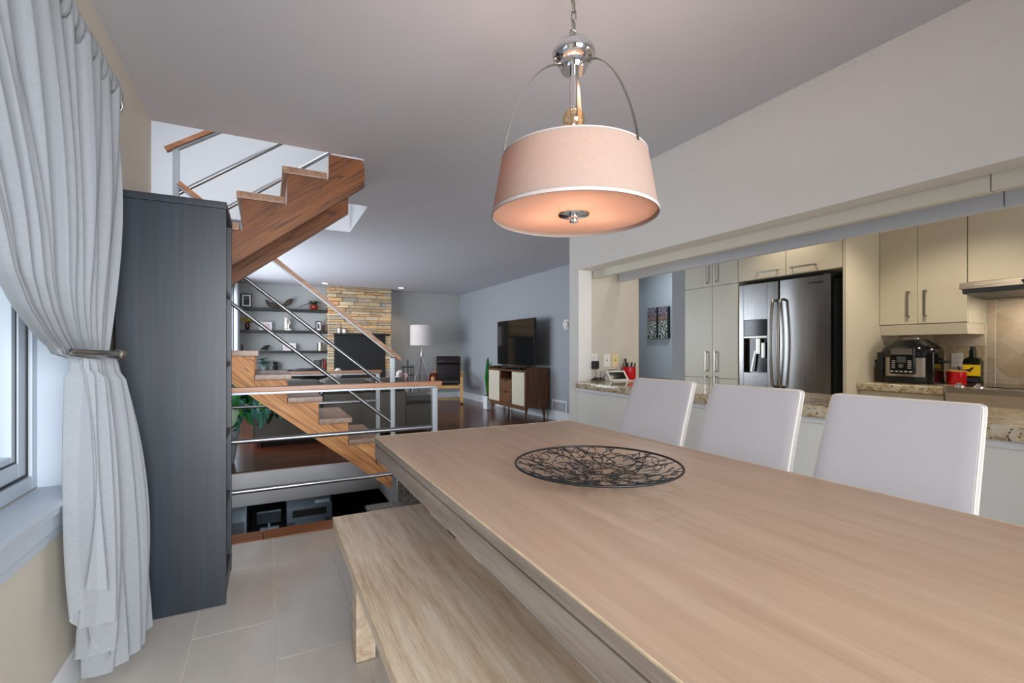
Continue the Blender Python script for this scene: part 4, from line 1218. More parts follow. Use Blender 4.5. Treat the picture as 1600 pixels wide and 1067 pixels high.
for i, (dx, dy, lx, ly, ln, mm, nm, lab) in enumerate(((-.02, 0, -.12, .0, .178, 'black', 'marker', 'tall black marker standing in the red pen cup'), (.02, .01, .15, .0, .148, 'teal', 'pen', 'teal pen leaning right in the red pen cup'),
                                           (.0, .02, .05, .05, .140, 'book_blue', 'pen', 'navy pen in the middle of the red pen cup'), (.03, -.01, .25, .0, .142, 'teal', 'highlighter', 'stubby teal highlighter at the right of the red pen cup'),
                                           (-.03, .01, -.2, .0, .136, 'grey_plastic', 'pen', 'grey pen leaning left in the red pen cup'), (.008, -.02, .02, -.05, .138, 'red', 'pen', 'red pen at the front of the red pen cup'))):
    p0 = Vector((2.86 + dx, 3.235 + dy, CZ + .012)); d_ = Vector((lx, ly, 1)).normalized()
    t = thing(nm, lab, 'pen', tuple(p0), group='pens in the red cup'); r_ = .0085 if mm == 'black' else .006
    G().cyl(p0, p0 + d_ * (ln * .72), r_, n=10).build('barrel', M[mm], t); G().cyl(p0 + d_ * (ln * .72 + .0005), p0 + d_ * ln, r_ * 1.12, n=10).build('cap', M['black'] if i % 2 else M[mm], t)

# hall picture and console
hp = thing('canvas_print', 'left panel of the patterned canvas pair in the hallway', 'picture', (5.29, 5.41, 1.32), group='hallway canvas pair')
hq = thing('canvas_print', 'right panel of the patterned canvas pair in the hallway', 'picture', (5.29, 5.18, 1.32), group='hallway canvas pair')
for t, y0, y1 in ((hp, 5.315, 5.508), (hq, 5.095, 5.285)):
    G().box(5.245, 5.298, y0, y1, 1.31, 1.785, .002).build('stretcher', M['black'], t)
    for z0, z1, mm in ((1.315, 1.575, 'damask_dark'), (1.58, 1.665, 'damask_rust'), (1.668, 1.782, 'damask_plum')):
        G().box(5.2425, 5.2455, y0 + .004, y1 - .002, z0, z1).build('printed_panel', M[mm], t)
hc = thing('console_table', 'brown wooden console table in the hallway below the canvases', 'table', (5.15, 5.2, 0))
G().box(5.0, 5.295, 4.6, 5.58, .675, .71, .004).build('top', M['console_wood'], hc)
for x in (5.03, 5.25):
    for y in (4.64, 5.53): G().box(x - .02, x + .02, y - .02, y + .02, .002, .675).build('leg', M['console_wood'], hc)
# ------------------------------------------------------------------ LIVING ROOM
fp = thing('fireplace', 'stacked ledge stone fireplace with a black firebox', 'fireplace', (1.76, 10.5, 0))
fx0, fx1, fy = 1.122, 2.407, 10.345
G().box(fx0 + .02, fx1 - .02, fy + .05, 10.695, 0.002, H - .002).build('chimney_core', M['mortar'], fp, smooth=0)
uc = unit_cube('ledge_stone', M['ledge_stone'], .06); items = []; rnd = random.Random(11)
z = .02
while z < H - .012:
    h = min(rnd.choice((.045, .055, .06, .07, .08)), H - .004 - z)
    spans = [(fx0, fx1)] if (z > 1.44 or z + h < .54) else [(fx0, 1.243), (2.277, fx1)]
    if z <= 1.44 < z + h: h = max(.03, 1.441 - z); spans = [(fx0, 1.243), (2.277, fx1)]
    for xa, xb in spans:
        x = xa
        while x < xb - .004:
            l = rnd.uniform(.14, .42); e = min(x + l, xb)
            if xb - e < .08: e = xb
            pr = rnd.uniform(0, .028); dp = .345 if x == fx0 else .07
            y0 = fy - pr; y1 = 10.69 if x == fx0 else fy + .06
            xs_ = x - (rnd.uniform(0, .015) if x == fx0 else 0); xe_ = e + (rnd.uniform(0, .012) if e == fx1 else 0)
            items.append((((xs_ + xe_) / 2, (y0 + y1) / 2, z + h / 2), (xe_ - xs_ - .004, y1 - y0, h - .005), (0, 0, 0)))
            x = e
    z += h
pieces('stone', uc, M['ledge_stone'], fp, items)
fb = G(); ring(fb, 1.246, 2.274, fy - .03, fy + .10, .545, 1.438, .045, .003); fb = fb.build('firebox_frame', M['black'], fp)
G().box(1.292, 2.228, fy + .0, fy + .01, .70, 1.30, .001).build('firebox_glass', M['fire_glass'], fb)
g = G()
for i in range(4): g.box(1.295, 2.225, fy - .01, fy + .01, 1.31 + i * .02, 1.323 + i * .02, .002)
for i in range(4): g.box(1.295, 2.225, fy - .01, fy + .01, .60 + i * .022, .613 + i * .022, .002)
g.build('louvre', M['black_gloss'], fb)
G().box(1.30, 2.22, fy - .012, fy - .002, 1.294, 1.302, .001).build('door_bar', M['nickel'], fb)
G().box(1.222, 2.36, fy - .12, fy + .03, 1.441, 1.482, .004).build('mantel_shelf', M['black'], fp)
for x, r, h, lab in ((1.325, .028, .105, 'slim white candle jar on the fireplace shelf'), (1.43, .04, .085, 'squat white jar with a dark lid on the fireplace shelf')):
    t = thing('candle_jar', lab, 'jar', (x, fy - .06, 1.4825)); g = G(); g.lathe([(0, 0.0005), (r * .92, .0005), (r, .008), (r, h), (0, h)], (x, fy - .06, 1.4825), 24); g.build('jar', M['pot_white'], t, smooth=40)
    g = G(); g.lathe([(0, h + .0005), (r * .98, h + .0005), (r * .98, h + .012), (0, h + .014)], (x, fy - .06, 1.4825), 24); g.build('lid', M['black'] if r > .03 else M['terracotta'], t, smooth=40)

# downlights over the hearth
for x, lab in ((1.02, 'small recessed ceiling light left of the stone chimney'), (2.53, 'small recessed ceiling light right of the stone chimney')):
    t = thing('recessed_light', lab, 'light', (x, 9.95, H - .012))
    g = G(); g.lathe([(.05, H - .0005), (.07, H - .0005), (.068, H - .010), (.052, H - .012)], (x, 9.95, 0), 28, close=True); g.build('trim_ring', M['trim'], t)
    g = G(); g.lathe([(0, H - .006), (.049, H - .006), (.049, H - .001), (0, H - .001)], (x, 9.95, 0), 28); g.build('bulb_face', emit('downlight_glow', (1, .85, .68, 1), 14), t)

# floating shelves
SHZ = (1.965, 1.528, 1.122, .735); SY = 10.44
for i, (z, lab) in enumerate(zip(SHZ, ('topmost black floating shelf, carrying driftwood', 'black floating shelf second from top, carrying yellow flowers', 'black floating shelf third from top, carrying the raven', 'lowest black floating shelf, carrying books and houseplants'))):
    o = G().box(-.462, 1.10, SY, 10.698, z - .052, z, .003).build('floating_shelf', M['black']); center(o); tag(o, lab, 'shelf', 'floating shelves beside the fireplace')


def frame(name, label, x0, x1, z0, z1, y, fm, mat_, art, fw=.022, lean=.06, grp=None, mw=.03):
    xc = (x0 + x1) / 2; t = thing(name, label, 'picture frame', (xc, y, z0), group=grp); wd = x1 - x0; ht = z1 - z0
    T = Matrix.Translation((xc, y, z0 + .001)) @ Matrix.Rotation(-lean, 4, 'X'); g = G()
    for a, b, c_, d in ((-wd / 2, -wd / 2 + fw, 0, ht), (wd / 2 - fw, wd / 2, 0, ht), (-wd / 2 + fw, wd / 2 - fw, 0, fw), (-wd / 2 + fw, wd / 2 - fw, ht - fw, ht)): g.box(a, b, 0, .02, c_, d, .002, mat=T)
    g.build('frame', M[fm], t)
    G().box(-wd / 2 + fw, wd / 2 - fw, .008, .012, fw, ht - fw, mat=T).build('mat_board', M[mat_], t)
    for a, b, c_, d, mm in art: G().box(-wd / 2 + fw + mw + a * (wd - 2 * fw - 2 * mw), -wd / 2 + fw + mw + b * (wd - 2 * fw - 2 * mw), .006, .0085, fw + mw + c_ * (ht - 2 * fw - 2 * mw), fw + mw + d * (ht - 2 * fw - 2 * mw), mat=T).build('print', M[mm], t)
    return t


frame('picture_frame', 'large black frame with four small photos on the top shelf', -.452, -.255, SHZ[0], 2.24, 10.52, 'black', 'paper', [(0, 1, 0, 1, 'book_blue'), (.12, .45, .1, .4, 'grey_plastic'), (.55, .88, .1, .4, 'book_grey'), (.12, .45, .55, .9, 'book_grey'), (.55, .88, .55, .9, 'grey_plastic')])
frame('picture_frame', 'wide white frame with pink print beside the yellow flowers', -.14, .09, SHZ[1], 1.695, 10.56, 'paper', 'paper', [(0, 1, 0, 1, 'pink_print')], .016, mw=.02)
frame('picture_frame', 'black frame with figure photo at right end of second shelf', .895, 1.01, SHZ[1], 1.735, 10.53, 'black', 'paper', [(0, .45, .1, 1, 'book_blue'), (.5, 1, .1, .8, 'book_blue')], .018, mw=.018)
frame('picture_frame', 'small brown frame wedged between black frame and chimney', 1.025, 1.085, SHZ[1], 1.66, 10.55, 'book_brown', 'book_brown', [], .01)
frame('picture_frame', 'wide white frame with pale print beside the metal canister', .285, .525, SHZ[2], 1.278, 10.56, 'paper', 'paper', [(0, 1, 0, 1, 'pink_print')], .016, mw=.02)
frame('picture_frame', 'black frame with dark print on the lowest shelf', .865, .985, SHZ[3], .925, 10.53, 'black', 'book_grey', [(0, 1, .05, .5, 'book_blue'), (0, 1, .55, 1, 'grey_plastic')], .014, mw=.01)
x = .99
for i, (w_, h_, mm) in enumerate(((.022, .20, 'book_brown'), (.018, .17, 'book_grey'), (.024, .225, 'book_brown'), (.02, .19, 'book_red'))):
    o = center(G().box(x, x + w_, 10.5, 10.66, SHZ[3] + .001, SHZ[3] + h_, .002).build('book', M[mm]))
    tag(o, ['brown book touching the black frame on lowest shelf', 'thin grey book on the lowest shelf', 'tallest brown book on the lowest shelf', 'red book against the chimney on lowest shelf'][i], 'book', 'books on the lowest floating shelf'); x += w_ + .0015
# driftwood
dw = thing('driftwood', 'curved piece of dark driftwood on the top shelf', 'driftwood', (.22, 10.55, SHZ[0]))
g = G(); P_ = [(-.02, 10.55, 2.14), (.005, 10.55, 2.09), (.05, 10.54, 2.035), (.12, 10.54, 2.005), (.20, 10.55, 2.0), (.28, 10.56, 2.02), (.33, 10.56, 2.06), (.38, 10.56, 2.10), (.43, 10.57, 2.145), (.455, 10.57, 2.175)]
g.tube(P_, [.012, .03, .04, .037, .034, .03, .034, .045, .036, .01], 10)
for v in g.bm.verts: v.co += Vector(noise.noise_vector(v.co * 18)) * .014
g.build('trunk', M['driftwood'], dw, smooth=60)
g = G(); g.tube([(.02, 10.53, 2.06), (.1, 10.515, 2.06), (.18, 10.51, 2.03), (.25, 10.52, 2.035)], [.02, .022, .018, .006], 8)
for v in g.bm.verts: v.co += Vector(noise.noise_vector(v.co * 20)) * .01
g.build('branch', M['driftwood'], dw, smooth=60)


def leaf_mesh(name, L, W, mat, lobes=0, droop=.3, nseg=8):
    g = G(); rows = []
    for i in range(nseg + 1):
        t_ = i / nseg; wd = W * math.sin(math.pi * min(1, t_ * .92 + .06)) ** .8 / 2
        if lobes: wd *= .62 + .38 * abs(math.sin(t_ * math.pi * lobes))
        if i == nseg: wd = W * .02
        z_ = L * (.25 * t_ - droop * t_ * t_)
        rows.append([g.bm.verts.new((x_ * wd, L * t_ * (1 - .25 * droop * t_), z_ + abs(x_) * wd * .25)) for x_ in (-1, -.45, 0, .45, 1)])
    for a, b in zip(rows, rows[1:]):
        for k in range(4): g.bm.faces.new((a[k], a[k + 1], b[k + 1], b[k]))
    for f in g.bm.faces: f.smooth = True
    me = bpy.data.meshes.new(name); g.bm.to_mesh(me); g.bm.free(); me.materials.append(mat); return me


def put_leaf(me, parent, base, yaw, pitch, sc_=1, roll=0):
    o = bpy.data.objects.new('leaf', me); C.objects.link(o); o.parent = parent
    o.location = Vector(base) - Vector(ORG.get(parent.name, (0, 0, 0))); o.rotation_euler = (pitch, roll, yaw); o.scale = (sc_,) * 3


def pot(parent, x, y, z, r0, r1, h, mat):
    g = G(); g.lathe([(0, .0008), (r0 * .96, .0008), (r0, .006), (r1, h - .006), (r1, h), (r1 * .92, h), (r1 * .9, h * .9), (0, h * .9)], (x, y, z), 28); g.build('pot', mat, parent, smooth=40)


# trailing plant in the red pot (top shelf)
t = thing('potted_plant', 'trailing dark plant in a rounded red-brown pot on the top shelf', 'plant', (.865, 10.55, SHZ[0]))
g = G(); g.lathe([(0, .0008), (.045, .0008), (.075, .04), (.082, .075), (.065, .112), (.058, .112), (.06, .09), (0, .085)], (.865, 10.55, SHZ[0]), 28); g.build('pot', M['terracotta'], t, smooth=50)
lm = leaf_mesh('trailing_leaf', .12, .032, M['leaf_dark'], 0, .5)
lm2 = leaf_mesh('trailing_leaf', .12, .03, M['leaf'], 0, .5)
for i in range(34):
    a = rnd.uniform(0, 6.28); put_leaf(lm if i % 3 else lm2, t, (.865 + .03 * math.cos(a), 10.55 + .03 * math.sin(a), SHZ[0] + .11), a, rnd.uniform(.2, 1.0), rnd.uniform(.8, 1.5))
for i in range(12):
    k = i / 11; put_leaf(lm if i % 2 else lm2, t, (.80 - .20 * k, 10.5, SHZ[0] + .14 - .085 * k), rnd.uniform(0, 6.28), rnd.uniform(-.3, .6), .55)
g = G(); g.tube([(.85, 10.55, SHZ[0] + .10), (.80, 10.5, SHZ[0] + .14), (.70, 10.5, SHZ[0] + .10), (.60, 10.5, SHZ[0] + .055)], .004, 6); g.build('stem', M['leaf_dark'], t, smooth=80)
# yellow flowers
t = thing('flower_vase', 'dark red vase of dried yellow flowers on the second shelf', 'vase', (-.337, 10.55, SHZ[1]))
g = G(); g.lathe([(0, .0008), (.025, .0008), (.038, .05), (.044, .09), (.036, .125), (.04, .135), (.034, .135), (.03, .12), (0, .11)], (-.337, 10.55, SHZ[1]), 28); g.build('vase', M['vase_red'], t, smooth=50)
g = G()
for i in range(26):
    a = rnd.uniform(0, 6.28); e = Vector((-.337 + .12 * math.cos(a) * rnd.random() ** .5, 10.55 + .06 * math.sin(a), SHZ[1] + rnd.uniform(.15, .27)))
    g.tube([(-.337, 10.55, SHZ[1] + .125), tuple(e)], .0018, 4)
g.build('stems', M['leaf_dark'], t, smooth=0)
g = G()
for i in range(90):
    a = rnd.uniform(0, 6.28); r_ = rnd.random() ** .5; g.ball((-.337 + .12 * math.cos(a) * r_, 10.55 + .06 * math.sin(a) * r_, SHZ[1] + .16 + .10 * rnd.random() * (1.2 - r_ * .5)), rnd.uniform(.007, .014), u=6, v=4)
o = g.build('blossoms', M['yellow_flower'], t, smooth=60); o['kind'] = 'stuff'
# relief statue
t = thing('statue', 'pale silver relief statue in the middle of the second shelf', 'statue', (.37, 10.56, SHZ[1]))
g = G(); g.box(.31, .44, 10.53, 10.60, SHZ[1] + .001, SHZ[1] + .035, .004); g.build('plinth', M['silver'], t)
g = G(); g.box(.315, .37, 10.545, 10.59, SHZ[1] + .0355, SHZ[1] + .27, .008)
g.tube([(.40, 10.56, SHZ[1] + .04), (.385, 10.55, SHZ[1] + .10), (.415, 10.55, SHZ[1] + .16), (.40, 10.555, SHZ[1] + .21), (.42, 10.56, SHZ[1] + .265)], [.03, .022, .026, .02, .012], 10)
g.ball((.385, 10.54, SHZ[1] + .235), .02); g.build('figure', M['silver'], t, smooth=40)
o = center(G().box(.835, .89, 10.5, 10.6, SHZ[1] + .001, SHZ[1] + .055, .004).build('trinket_box', M['book_brown'])); tag(o, 'small brown trinket box left of the black photo frame', 'box')
t = thing('candle', 'dark red candle at left end of the third shelf', 'candle', (-.425, 10.55, SHZ[2])); G().cyl((-.425, 10.55, SHZ[2] + .0008), (-.425, 10.55, SHZ[2] + .125), .02, n=18).build('wax', M['vase_red'], t); G().cyl((-.425, 10.55, SHZ[2] + .1255), (-.425, 10.55, SHZ[2] + .135), .0015, n=6).build('wick', M['black'], t)
# raven
t = thing('bird_figurine', 'black raven figurine on the third shelf', 'figurine', (-.03, 10.54, SHZ[2]))
g = G(); g.tube([(-.125, 10.54, SHZ[2] + .018), (-.09, 10.54, SHZ[2] + .032), (-.05, 10.54, SHZ[2] + .052), (-.01, 10.54, SHZ[2] + .068), (.015, 10.54, SHZ[2] + .088), (.03, 10.54, SHZ[2] + .098), (.045, 10.54, SHZ[2] + .092), (.064, 10.54, SHZ[2] + .084)], [.004, .014, .034, .04, .03, .021, .012, .003], 12); g.build('body', M['black'], t, smooth=80)
g = G(); g.cyl((-.02, 10.53, SHZ[2] + .001), (-.02, 10.53, SHZ[2] + .05), .005, n=8); g.cyl((.0, 10.55, SHZ[2] + .001), (-.005, 10.55, SHZ[2] + .05), .005, n=8); g.build('legs', M['black'], t)
t = thing('canister', 'brushed metal canister at right end of the third shelf', 'canister', (.985, 10.55, SHZ[2])); G().cyl((.985, 10.55, SHZ[2] + .0008), (.985, 10.55, SHZ[2] + .155), .058, n=32).build('body', M['nickel'], t); G().cyl((.985, 10.55, SHZ[2] + .1555), (.985, 10.55, SHZ[2] + .168), .06, n=32).build('lid', M['nickel'], t)
# houseplants on the lowest shelf
t = thing('potted_plant', 'split-leaf houseplant with broad leaves on the lowest shelf', 'plant', (-.06, 10.55, SHZ[3])); pot(t, -.06, 10.55, SHZ[3], .05, .06, .08, M['pot_grey'])
lm = leaf_mesh('split_leaf', .16, .13, M['leaf'], 3, .55); lm2 = leaf_mesh('split_leaf', .16, .13, M['leaf_blue'], 3, .5)
for i in range(11):
    a = i * .571 * 1.9; put_leaf(lm if i % 2 else lm2, t, (-.06 + .02 * math.cos(a), 10.53 + .02 * math.sin(a), SHZ[3] + .09 + .012 * i), a, rnd.uniform(.1, .8), rnd.uniform(.7, 1.0))
G().cyl((-.06, 10.55, SHZ[3] + .075), (-.06, 10.55, SHZ[3] + .24), .008, n=8).build('stem', M['leaf'], t)
t = thing('potted_plant', 'spiky dark plant in a small black pot on the lowest shelf', 'plant', (.15, 10.55, SHZ[3])); pot(t, .15, 10.55, SHZ[3], .04, .052, .09, M['black'])
lm = leaf_mesh('spiky_leaf', .15, .018, M['leaf_dark'], 0, .35)
for i in range(30):
    a = i * 2.4; put_leaf(lm, t, (.15 + .01 * math.cos(a), 10.55 + .01 * math.sin(a), SHZ[3] + .085), a, rnd.uniform(.0, 1.3), rnd.uniform(.7, 1.05))

# window drape in the living room
dr = thing('curtain', 'pale drape hanging at the far living room window', 'curtain', (-.49, 10.2, 1.2))
g = G(); g.grid(lambda u, v: (-.50 + .028 * math.sin(u * 2 * math.pi * 6) + .03 * v * u, 9.75 + .75 * u, 2.36 - 2.33 * v), 90, 8, uv=True); g.build('drape', M['drape'], dr, smooth=180, fix=False)
cr = thing('curtain_rod', 'thin dark curtain rod above the living room window', 'curtain rod', (-.5, 8, 2.37)); G().cyl((-.5, 5.9, 2.372), (-.5, 10.55, 2.372), .01, n=12).build('rod', M['black'], cr)
for y in (5.95, 10.5): G().box(-.549, -.49, y - .006, y + .006, 2.366, 2.378).build('bracket', M['black'], cr)

# floor lamp
fl = thing('floor_lamp', 'tripod floor lamp with white drum shade by the far wall', 'lamp', (3.02, 10.1, 0))
g = G(); g.lathe([(.25, 1.236), (.25, 1.676), (.247, 1.676), (.247, 1.236)], (3.02, 10.1, 0), 56, close=True); g.build('lamp_shade', M['drum'], fl, smooth=40)
G().cyl((3.02, 10.1, 1.07), (3.02, 10.1, 1.42), .008, n=12).build('pole', M['steel'], fl)
G().cyl((3.02, 10.1, .985), (3.02, 10.1, 1.075), .036, n=20).build('hub', M['nickel'], fl)
g = G(); g.tube([(2.775, 10.1, 1.41), (3.265, 10.1, 1.41)], .004, 6); g.tube([(3.02, 9.855, 1.41), (3.02, 10.345, 1.41)], .004, 6); g.build('shade_spider', M['steel'], fl)
for dx, dy in ((-.30, -.12), (.27, -.16), (.02, .32)): G().cyl((3.02 + dx * .06, 10.1 + dy * .06, 1.0), (3.02 + dx, 10.1 + dy, .003), .0095, n=12).build('leg', M['steel'], fl)

# bentwood armchair (local coordinates, faces -y)
ac = thing('armchair', 'bentwood armchair with dark brown leather cushions in the corner', 'armchair', (3.50, 9.75, 0), R(-22), local=True)
SPL = lambda pts, n=8: [Vector(p) for p in pts]


def smooth_path(pts, n=6):
    P = [Vector(p) for p in pts]; out = []
    for i in range(len(P) - 1):
        p0, p1, p2, p3 = P[max(i - 1, 0)], P[i], P[i + 1], P[min(i + 2, len(P) - 1)]
        for k in range(n):
            t_ = k / n; out.append(.5 * ((2 * p1) + (-p0 + p2) * t_ + (2 * p0 - 5 * p1 + 4 * p2 - p3) * t_ ** 2 + (-p0 + 3 * p1 - 3 * p2 + p3) * t_ ** 3))
    return out + [P[-1]]


for sx in (-1, 1):
    x = sx * .305
    path = smooth_path([(x, .40, .03), (x, .0, .028), (x, -.36, .03), (x, -.41, .07), (x, -.40, .30), (x, -.385, .50), (x, -.34, .565), (x, -.1, .575), (x, .10, .59), (x, .19, .65)])
    G().tube(path, 1, flat=(.024, .06), up=(1, 0, 0)).build('side_frame', M['birch'], ac, smooth=40)
    path = smooth_path([(sx * .262, -.36, .40), (sx * .262, -.1, .35), (sx * .262, .16, .31), (sx * .262, .28, .42), (sx * .262, .38, .70), (sx * .262, .46, .98)])
    G().tube(path, 1, flat=(.02, .04), up=(1, 0, 0)).build('seat_rail', M['birch'], ac, smooth=40)
G().box(-.285, .285, -.40, -.36, .33, .39, .006).build('front_crossbar', M['birch'], ac)
G().box(-.285, .285, .34, .40, .018, .042, .004).build('rear_crossbar', M['birch'], ac)


def cushion(pts, wd, th, name, ch=12):
    P = smooth_path(pts, 5); g = G(); rings = []
    for i, p in enumerate(P):
        a, b = P[max(i - 1, 0)], P[min(i + 1, len(P) - 1)]; tt = (b - a).normalized(); nn = Vector((0, -tt.z, tt.y))
        e = min(1, .45 + min(i, len(P) - 1 - i) * .28)
        rg_ = []
        for k in range(ch):
            aa = 2 * math.pi * k / ch; cx_ = math.copysign(abs(math.cos(aa)) ** .35, math.cos(aa)); cy_ = math.copysign(abs(math.sin(aa)) ** .7, math.sin(aa))
            rg_.append(g.bm.verts.new(p + Vector((cx_ * wd / 2, 0, 0)) + nn * (cy_ * th / 2 * e)))
        rings.append(rg_)
    for A, B_ in zip(rings, rings[1:]):
        for k in range(ch): g.bm.faces.new((A[k], A[(k + 1) % ch], B_[(k + 1) % ch], B_[k]))
    g.bm.faces.new(rings[0][::-1]); g.bm.faces.new(rings[-1]); return g.build(name, M['black_leather'], ac, smooth=60)


cushion([(0, -.43, .47), (0, -.2, .435), (0, .02, .40), (0, .15, .40)], .52, .09, 'seat_cushion')
cushion([(0, .17, .41), (0, .24, .52), (0, .31, .70), (0, .36, .84)], .53, .09, 'back_cushion')
cushion([(0, .31, .82), (0, .345, .90), (0, .39, .985)], .54, .15, 'head_roll')
tbk = thing('throw_blanket', 'dark red fleece blanket draped over the armchair arm', 'blanket', (3.50, 9.75, 0), R(-22), local=True)
g = G(); prof = [(-.372, .34), (-.362, .56), (-.34, .608), (-.30, .622), (-.262, .61), (-.245, .50)]


def blanket(u, v):
    f = v * (len(prof) - 1); i = min(int(f), len(prof) - 2); k = f - i; x = prof[i][0] + (prof[i + 1][0] - prof[i][0]) * k; z = prof[i][1] + (prof[i + 1][1] - prof[i][1]) * k
    return (x + .008 * math.sin(u * 17), -.33 + .30 * u, z + .01 * math.sin(u * 13 + v * 4))


g.grid(blanket, 24, 16); o = g.build('folded_cloth', M['red_cloth'], tbk, smooth=180); md = o.modifiers.new('thick', 'SOLIDIFY'); md.thickness = .02; md.offset = 1

# fire tools and wood basket
ft = thing('fireplace_tools', 'black fireplace tool set on its stand right of the hearth', 'fireplace tools', (2.80, 10.42, 0))
g = G(); g.lathe([(0, 0.001), (.12, .001), (.12, .012), (.02, .02), (0, .02)], (2.80, 10.42, 0), 24); g.build('base', M['black'], ft, smooth=40)
G().cyl((2.80, 10.42, .02), (2.80, 10.42, .92), .014, n=12).build('stand_post', M['black'], ft)
g = G(); g.box(2.66, 2.94, 10.41, 10.43, .74, .765, .003); g.box(2.66, 2.94, 10.41, 10.43, .56, .58, .003); g.build('crossbar', M['black'], ft)
for dx in (-.10, .06, .11):
    G().cyl((2.80 + dx, 10.39, .15), (2.80 + dx, 10.39, .80), .010, n=10).build('tool', M['black'], ft)
bq = thing('firewood_basket', 'basket of crumpled white and pink paper beside the hearth', 'basket', (2.58, 10.2, 0))
g = G(); g.lathe([(0, .001), (.15, .001), (.18, .30), (.17, .30), (.145, .015), (0, .015)], (2.58, 10.2, 0), 28); g.build('basket', M['white_plastic'], bq, smooth=40)
for i in range(11):
    p = (2.58 + rnd.uniform(-.09, .11), 10.2 + rnd.uniform(-.09, .06), rnd.uniform(.26, .64)); g = G(); g.ball(p, rnd.uniform(.05, .075), u=10, v=7)
    for v in g.bm.verts: v.co += Vector(noise.noise_vector(v.co * 26)) * .022
    g.build('crumpled_sheet', M[('paper', 'pink_print', 'book_grey', 'paper')[i % 4]], bq, smooth=0)

# sofa
so = thing('sofa', 'charcoal leather sofa with its back towards the stairs', 'sofa', (.75, 6.65, 0))
SX0, SX1, SYB = -.15, 1.655, 6.2
G().box(SX0, SX1, SYB + .02, 7.12, .05, .40, .03, 3).build('base', M['grey_leather'], so)
for i, (a, b) in enumerate(((SX0, .60), (.604, SX1))): G().box(a, b, SYB, SYB + .20, .06, .60, .03, 3).build('back_panel', M['grey_leather'], so)
for a, b in ((SX0 + .02, .60), (.61, 1.15), (1.155, SX1 - .01)): G().box(a, b, SYB - .015, SYB + .27, .575, .77, .065, 4).build('back_cushion', M['grey_leather'], so, smooth=60)
for a, b in ((SX0 + .2, .60), (.61, SX1 - .21)): G().box(a, b, SYB + .28, 7.14, .40, .50, .04, 3).build('seat_cushion', M['grey_leather'], so, smooth=60)
for a, b in ((SX0, SX0 + .19), (SX1 - .19, SX1)): G().box(a, b, SYB + .205, 7.12, .38, .60, .05, 3).build('armrest', M['grey_leather'], so, smooth=60)
for x in (SX0 + .08, SX1 - .08):
    for y in (SYB + .08, 7.04): G().cyl((x, y, .002), (x, y, .06), .02, n=10).build('foot', M['black'], so)
ot = thing('ottoman', 'charcoal leather ottoman to the right of the sofa', 'ottoman', (1.92, 6.8, 0))
g = G(); g.box(1.672, 2.145, 6.42, 7.05, .04, .40, .06, 4); g.build('body', M['grey_leather'], ot, smooth=60)
G().box(1.68, 2.138, 6.43, 7.04, .385, .50, .055, 4).build('seat_cushion', M['grey_leather'], ot, smooth=60)
for x in (1.74, 2.08):
    for y in (6.5, 6.97): G().cyl((x, y, .002), (x, y, .045), .02, n=10).build('foot', M['black'], ot)
pw = thing('throw_pillow', 'crumpled black leather cushion at the left of sofa back', 'pillow', (.53, 6.75, .60))
g = G(); g.ball((.53, 6.72, .82), .1, 2.7, 1.1, .85, 24, 14)
for v in g.bm.verts: v.co += Vector(noise.noise_vector(v.co * 9)) * .03
g.build('cover', M['black_leather'], pw, smooth=80)
pw = thing('throw_pillow', 'small white cushion beside the crumpled black cushion', 'pillow', (.86, 6.8, .70)); g = G(); g.ball((.86, 6.78, .82), .06, .9, 1.2, 1.2); g.build('cover', M['paper'], pw, smooth=80)

# TV and console
tc = thing('tv_console', 'walnut media console with cream doors along right wall', 'tv console', (3.9, 7.3, 0))
cx0, cx1, cy0, cy1 = 3.68, 4.12, 6.6, 8.02
for y0, y1 in ((cy0, cy0 + .024), (cy1 - .024, cy1)):
    g = G(); g.prism([(cx0, .20), (cx1, .20), (cx1, .845), (cx0 + .12, .845), (cx0 + .035, .825), (cx0 + .006, .79)], 'y', y0, y1); g.build('side_panel', M['walnut'], tc, smooth=0)
G().box(cx0 + .002, cx1, cy0 + .0245, cy1 - .0245, .775, .80, .002).build('top', M['walnut'], tc)
G().box(cx0 + .002, cx1, cy0 + .0245, cy1 - .0245, .20, .222, .002).build('bottom', M['walnut'], tc)
G().box(cx1 - .012, cx1, cy0 + .0245, cy1 - .0245, .2225, .7745).build('back_panel', M['walnut'], tc)
G().box(cx1 - .02, cx1, cy0 + .0245, cy1 - .0245, .8005, .845, .002).build('rear_lip', M['walnut'], tc)
for y in (7.075, 7.535): G().box(cx0 + .012, cx1 - .013, y - .01, y + .01, .2225, .7745).build('divider', M['walnut'], tc)
for y0, y1 in ((6.63, 7.062), (7.548, 7.99)):
    G().box(cx0 - .004, cx0 + .011, y0, y1, .226, .770, .003).build('door', M['linen_door'], tc)
for z0, z1 in ((.226, .418), (.424, .615)):
    d_ = G().box(cx0, cx0 + .35, 7.088, 7.522, z0, z1, .002).build('drawer', M['walnut'], tc)
    g = G(); g.prism([(7.255, z1 - .002), (7.355, z1 - .002), (7.335, z1 - .03), (7.275, z1 - .03)], 'x', cx0 - .0015, cx0 + .002); g.build('cutout_pull', M['black'], d_, smooth=0)
G().box(cx0 + .012, cx1 - .013, 7.0865, 7.5235, .62, .632).build('niche_floor', M['walnut'], tc)
G().box(cx0 + .03, cx0 + .06, cy0 + .05, cy1 - .05, .15, .1995, .002).build('leg_rail', M['walnut'], tc)
for x in (cx0 + .06, cx1 - .06):
    for y in (cy0 + .07, cy1 - .07): G().cyl((x, y, .1995), (x - (.02 if x < 3.9 else -.02), y, .002), .026, .016, n=14).build('leg', M['walnut'], tc)
tv = thing('television', 'large black flat screen television on the walnut console', 'television', (3.87, 7.3, .80))
G().box(3.855, 3.90, 6.62, 7.98, .87, 1.665, .004).build('housing', M['black'], tv)
